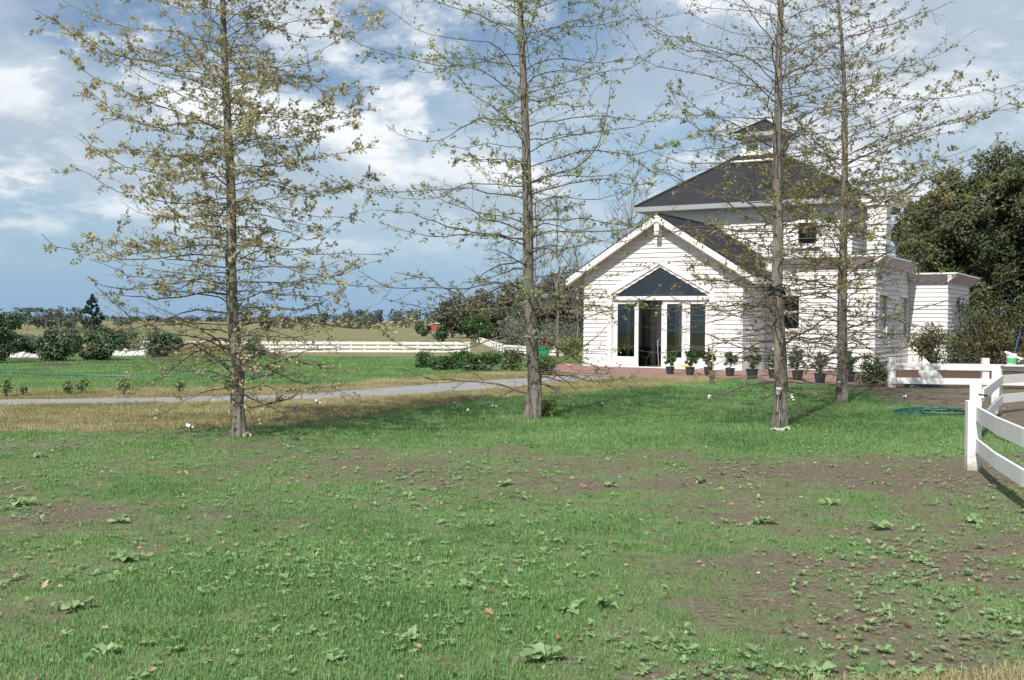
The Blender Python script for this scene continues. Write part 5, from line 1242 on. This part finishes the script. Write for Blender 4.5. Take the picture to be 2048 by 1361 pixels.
X, Y = X[keep], Y[keep]; sc = (.7 + .6 * rng.random(keep.sum())) * (1 + .01 * Y)
scatter_points('dry_grass', 'straw-coloured dead grass along the path verges', 'grass', np.c_[X, Y, zg(X, Y)], sc, td, 2)

WEED = leafmat('weed_leaf', [(0, (.15, .25, .10)), (.5, (.23, .35, .15)), (1, (.33, .45, .225))], .35, .5)
lv = []; lt = []
for i, (yy, ww) in enumerate(((0, .03), (.25, .13), (.45, .19), (.62, .25), (.8, .22), (.94, .11), (1.0, .0))):
    zc_ = .16 * math.sin(yy * 2.6); lv += [(-ww, yy, zc_ + ww * .25), (0, yy, zc_), (ww, yy, zc_ + ww * .25)]
    if i: q = 3 * i; lt += [(q - 3, q - 2, q + 1), (q - 3, q + 1, q), (q - 2, q - 1, q + 2), (q - 2, q + 2, q + 1)]
WL = (np.array(lv), np.array(lt))
X, Y, rng = rand_ground(16000, 4.4, 24, 5, pw=.5); g_, d_, p_, f_, m_ = region_maps(X, Y)
wz = fbm(X * .8, Y * .8, 77); keep = (rng.random(len(X)) < np.clip((wz - .36) * 3.2, .06, 1)) & (d_ < .3) & (p_ < .2) & (m_ < .5); X, Y = X[keep], Y[keep]; n = len(X)
siz = .027 * (.45 + 1.5 * rng.random(n) ** 2.5); k = 6
an = rng.random((n, 1)) * 6.28 + np.arange(k)[None] * 1.047 + rng.normal(0, .3, (n, k)); el = rng.normal(.22, .2, (n, k))
D = np.stack([np.cos(an) * np.cos(el), np.sin(an) * np.cos(el), np.sin(el)], -1).reshape(-1, 3); P_ = np.repeat(np.c_[X, Y, zg(X, Y) + .012], k, 0)
V, T, li = scatter(P_, D, np.repeat(siz, k) * (.6 + .7 * rng.random(n * k)), WL, rng, roll=np.tile(np.array([0, 0, 1.0]), (n * k, 1)) + rng.normal(0, .15, (n * k, 3)))
tag(link(bpy.data.objects.new('small_weeds', npmesh('small_weeds', V, T, WEED, np.clip(.55 * np.repeat(rng.random(n), k) + .45 * rng.random(n * k), 0, 1)[li], smooth=True))), 'small broadleaf weeds scattered through the lawn', 'weeds', kind='stuff')
# the largest weeds, one by one
big = [(258, 1122, .20, 'two-leaved pale weed, left half of the lawn near the front'), (1088, 1322, .24, 'largest weed of the lawn, bottom centre of the picture'), (205, 1312, .17, 'broad weed at the bottom left of the lawn'),
       (828, 1284, .15, 'two-armed weed just left of the bottom centre'), (1205, 1214, .17, 'low weed with broad leaves above right of the largest weed'), (1138, 1228, .15, 'upright small weed directly above the largest weed'),
       (928, 1178, .14, 'pair of pale leaves in thick grass right of the centre left'), (150, 1220, .20, 'long flat weed near the left edge of the lawn'), (1010, 972, .17, 'tall weed on bare soil in the middle of the lawn'),
       (1222, 974, .14, 'dark weed on bare soil right of the middle one'), (1398, 966, .22, 'spreading weed on soil below the nearest right oak'), (1520, 1048, .20, 'dense round dark weed below the right oaks'),
       (1945, 1046, .17, 'pale round-leaved weed below the near fence'), (40, 1012, .24, 'wide weed clump at the left edge of the lawn'), (1640, 1350, .18, 'weed at the bottom edge right of centre'), (1745, 968, .12, 'small dark weed on the soil left of the near fence post'),
       (240, 1046, .16, 'dark green weed among the left soil patches'), (1660, 1010, .18, 'flat weed on the soil between the round weed and the fence'), (80, 915, .17, 'weed in the far left of the lawn below the verge'), (1755, 1060, .2, 'low broad weed left of the pale round-leaved one')]
wmesh = []
for s_ in range(4):
    rng = np.random.default_rng(60 + s_); v_ = WL[0].copy(); v_[:, 0] *= (.95 + .3 * rng.random()) * (1 + .22 * np.sin(v_[:, 1] * 21 + s_ * 2)); v_[:, 2] += .07 * np.sin(v_[:, 1] * 12 + s_ + 2 * np.sign(v_[:, 0])) * (np.abs(v_[:, 0]) > .01) - .25 * v_[:, 1] ** 3 * rng.random()
    wmesh.append(npmesh('leaf', v_, WL[1], WEED, np.full(len(v_), .3 + .2 * s_), smooth=True))
for i, (px, py, s_, lab) in enumerate(big):
    R = random.Random(i); b_ = gnd(px, py); t_ = tag(empty('broadleaf_weed', b_), lab, 'weed', 'large broadleaf weeds in the lawn')
    for k in range(R.choice((9, 11, 12, 14))):
        o = bpy.data.objects.new('leaf', wmesh[R.randrange(4)]); link(o, t_); q = s_ * R.uniform(.25, .66); o.scale = (q, q, q)
        o.rotation_euler = (R.uniform(.0, .55), R.gauss(0, .25), k * 2.4 + R.gauss(0, .3)); o.location = (R.gauss(0, .012), R.gauss(0, .012), .01)

# crumbs of soil and fallen oak leaves
X, Y, rng = rand_ground(15000, 4.4, 22, 8, pw=.6); g_, d_, p_, f_, m_ = region_maps(X, Y)
keep = (rng.random(len(X)) < np.clip(1.0 - 1.6 * g_, .04, 1) ** 1.3) & (d_ < .3) & (p_ < .2); X, Y = X[keep], Y[keep]; n = len(X)
ov = np.array([(1, 0, 0), (-.5, .87, 0), (-.5, -.87, 0), (0, 0, .8), (.5, .6, .35), (-.8, 0, .4), (.45, -.6, .4)]); ot = np.array([(0, 4, 3), (4, 1, 3), (1, 5, 3), (5, 2, 3), (2, 6, 3), (6, 0, 3), (0, 1, 4), (1, 2, 5), (2, 0, 6)])
rs = .006 + .016 * rng.random(n) ** 3; ang = rng.random(n) * 6.28
V = np.stack([X[:, None] + rs[:, None] * (ov[None, :, 0] * np.cos(ang)[:, None] - ov[None, :, 1] * np.sin(ang)[:, None]) * (1 + .3 * rng.random((n, 1))), Y[:, None] + rs[:, None] * (ov[None, :, 0] * np.sin(ang)[:, None] + ov[None, :, 1] * np.cos(ang)[:, None]), (zg(X, Y) - .001)[:, None] + rs[:, None] * ov[None, :, 2] * (.6 + .6 * rng.random((n, 1)))], -1).reshape(-1, 3)
T = (ot[None] + (np.arange(n) * 7)[:, None, None]).reshape(-1, 3)
CLOD = leafmat('soil_clod', [(0, (.065, .05, .04)), (.7, (.15, .12, .095)), (.97, (.26, .22, .18)), (1, (.5, .46, .42))], .0, .95)
tag(link(bpy.data.objects.new('soil_crumbs', npmesh('soil_crumbs', V, T, CLOD, np.repeat(rng.random(n), 7)))), 'loose crumbs of soil and small stones on the bare patches', 'soil', kind='stuff')
X, Y, rng = rand_ground(900, 4.6, 24, 15, pw=.5); n = len(X)
V, T, li = scatter(np.c_[X, Y, zg(X, Y) + .018], np.c_[rng.normal(size=n), rng.normal(size=n), rng.normal(0, .2, n)], .05 * (.6 + .7 * rng.random(n)), outline_oak(), rng)
tag(link(bpy.data.objects.new('fallen_leaves', npmesh('fallen_leaves', V, T, leafmat('dead_leaf', [(0, (.14, .075, .04)), (.6, (.30, .19, .10)), (1, (.45, .36, .24))], .2), rng.random(n)[li]))), 'brown fallen oak leaves scattered over the lawn', 'leaves', kind='stuff')
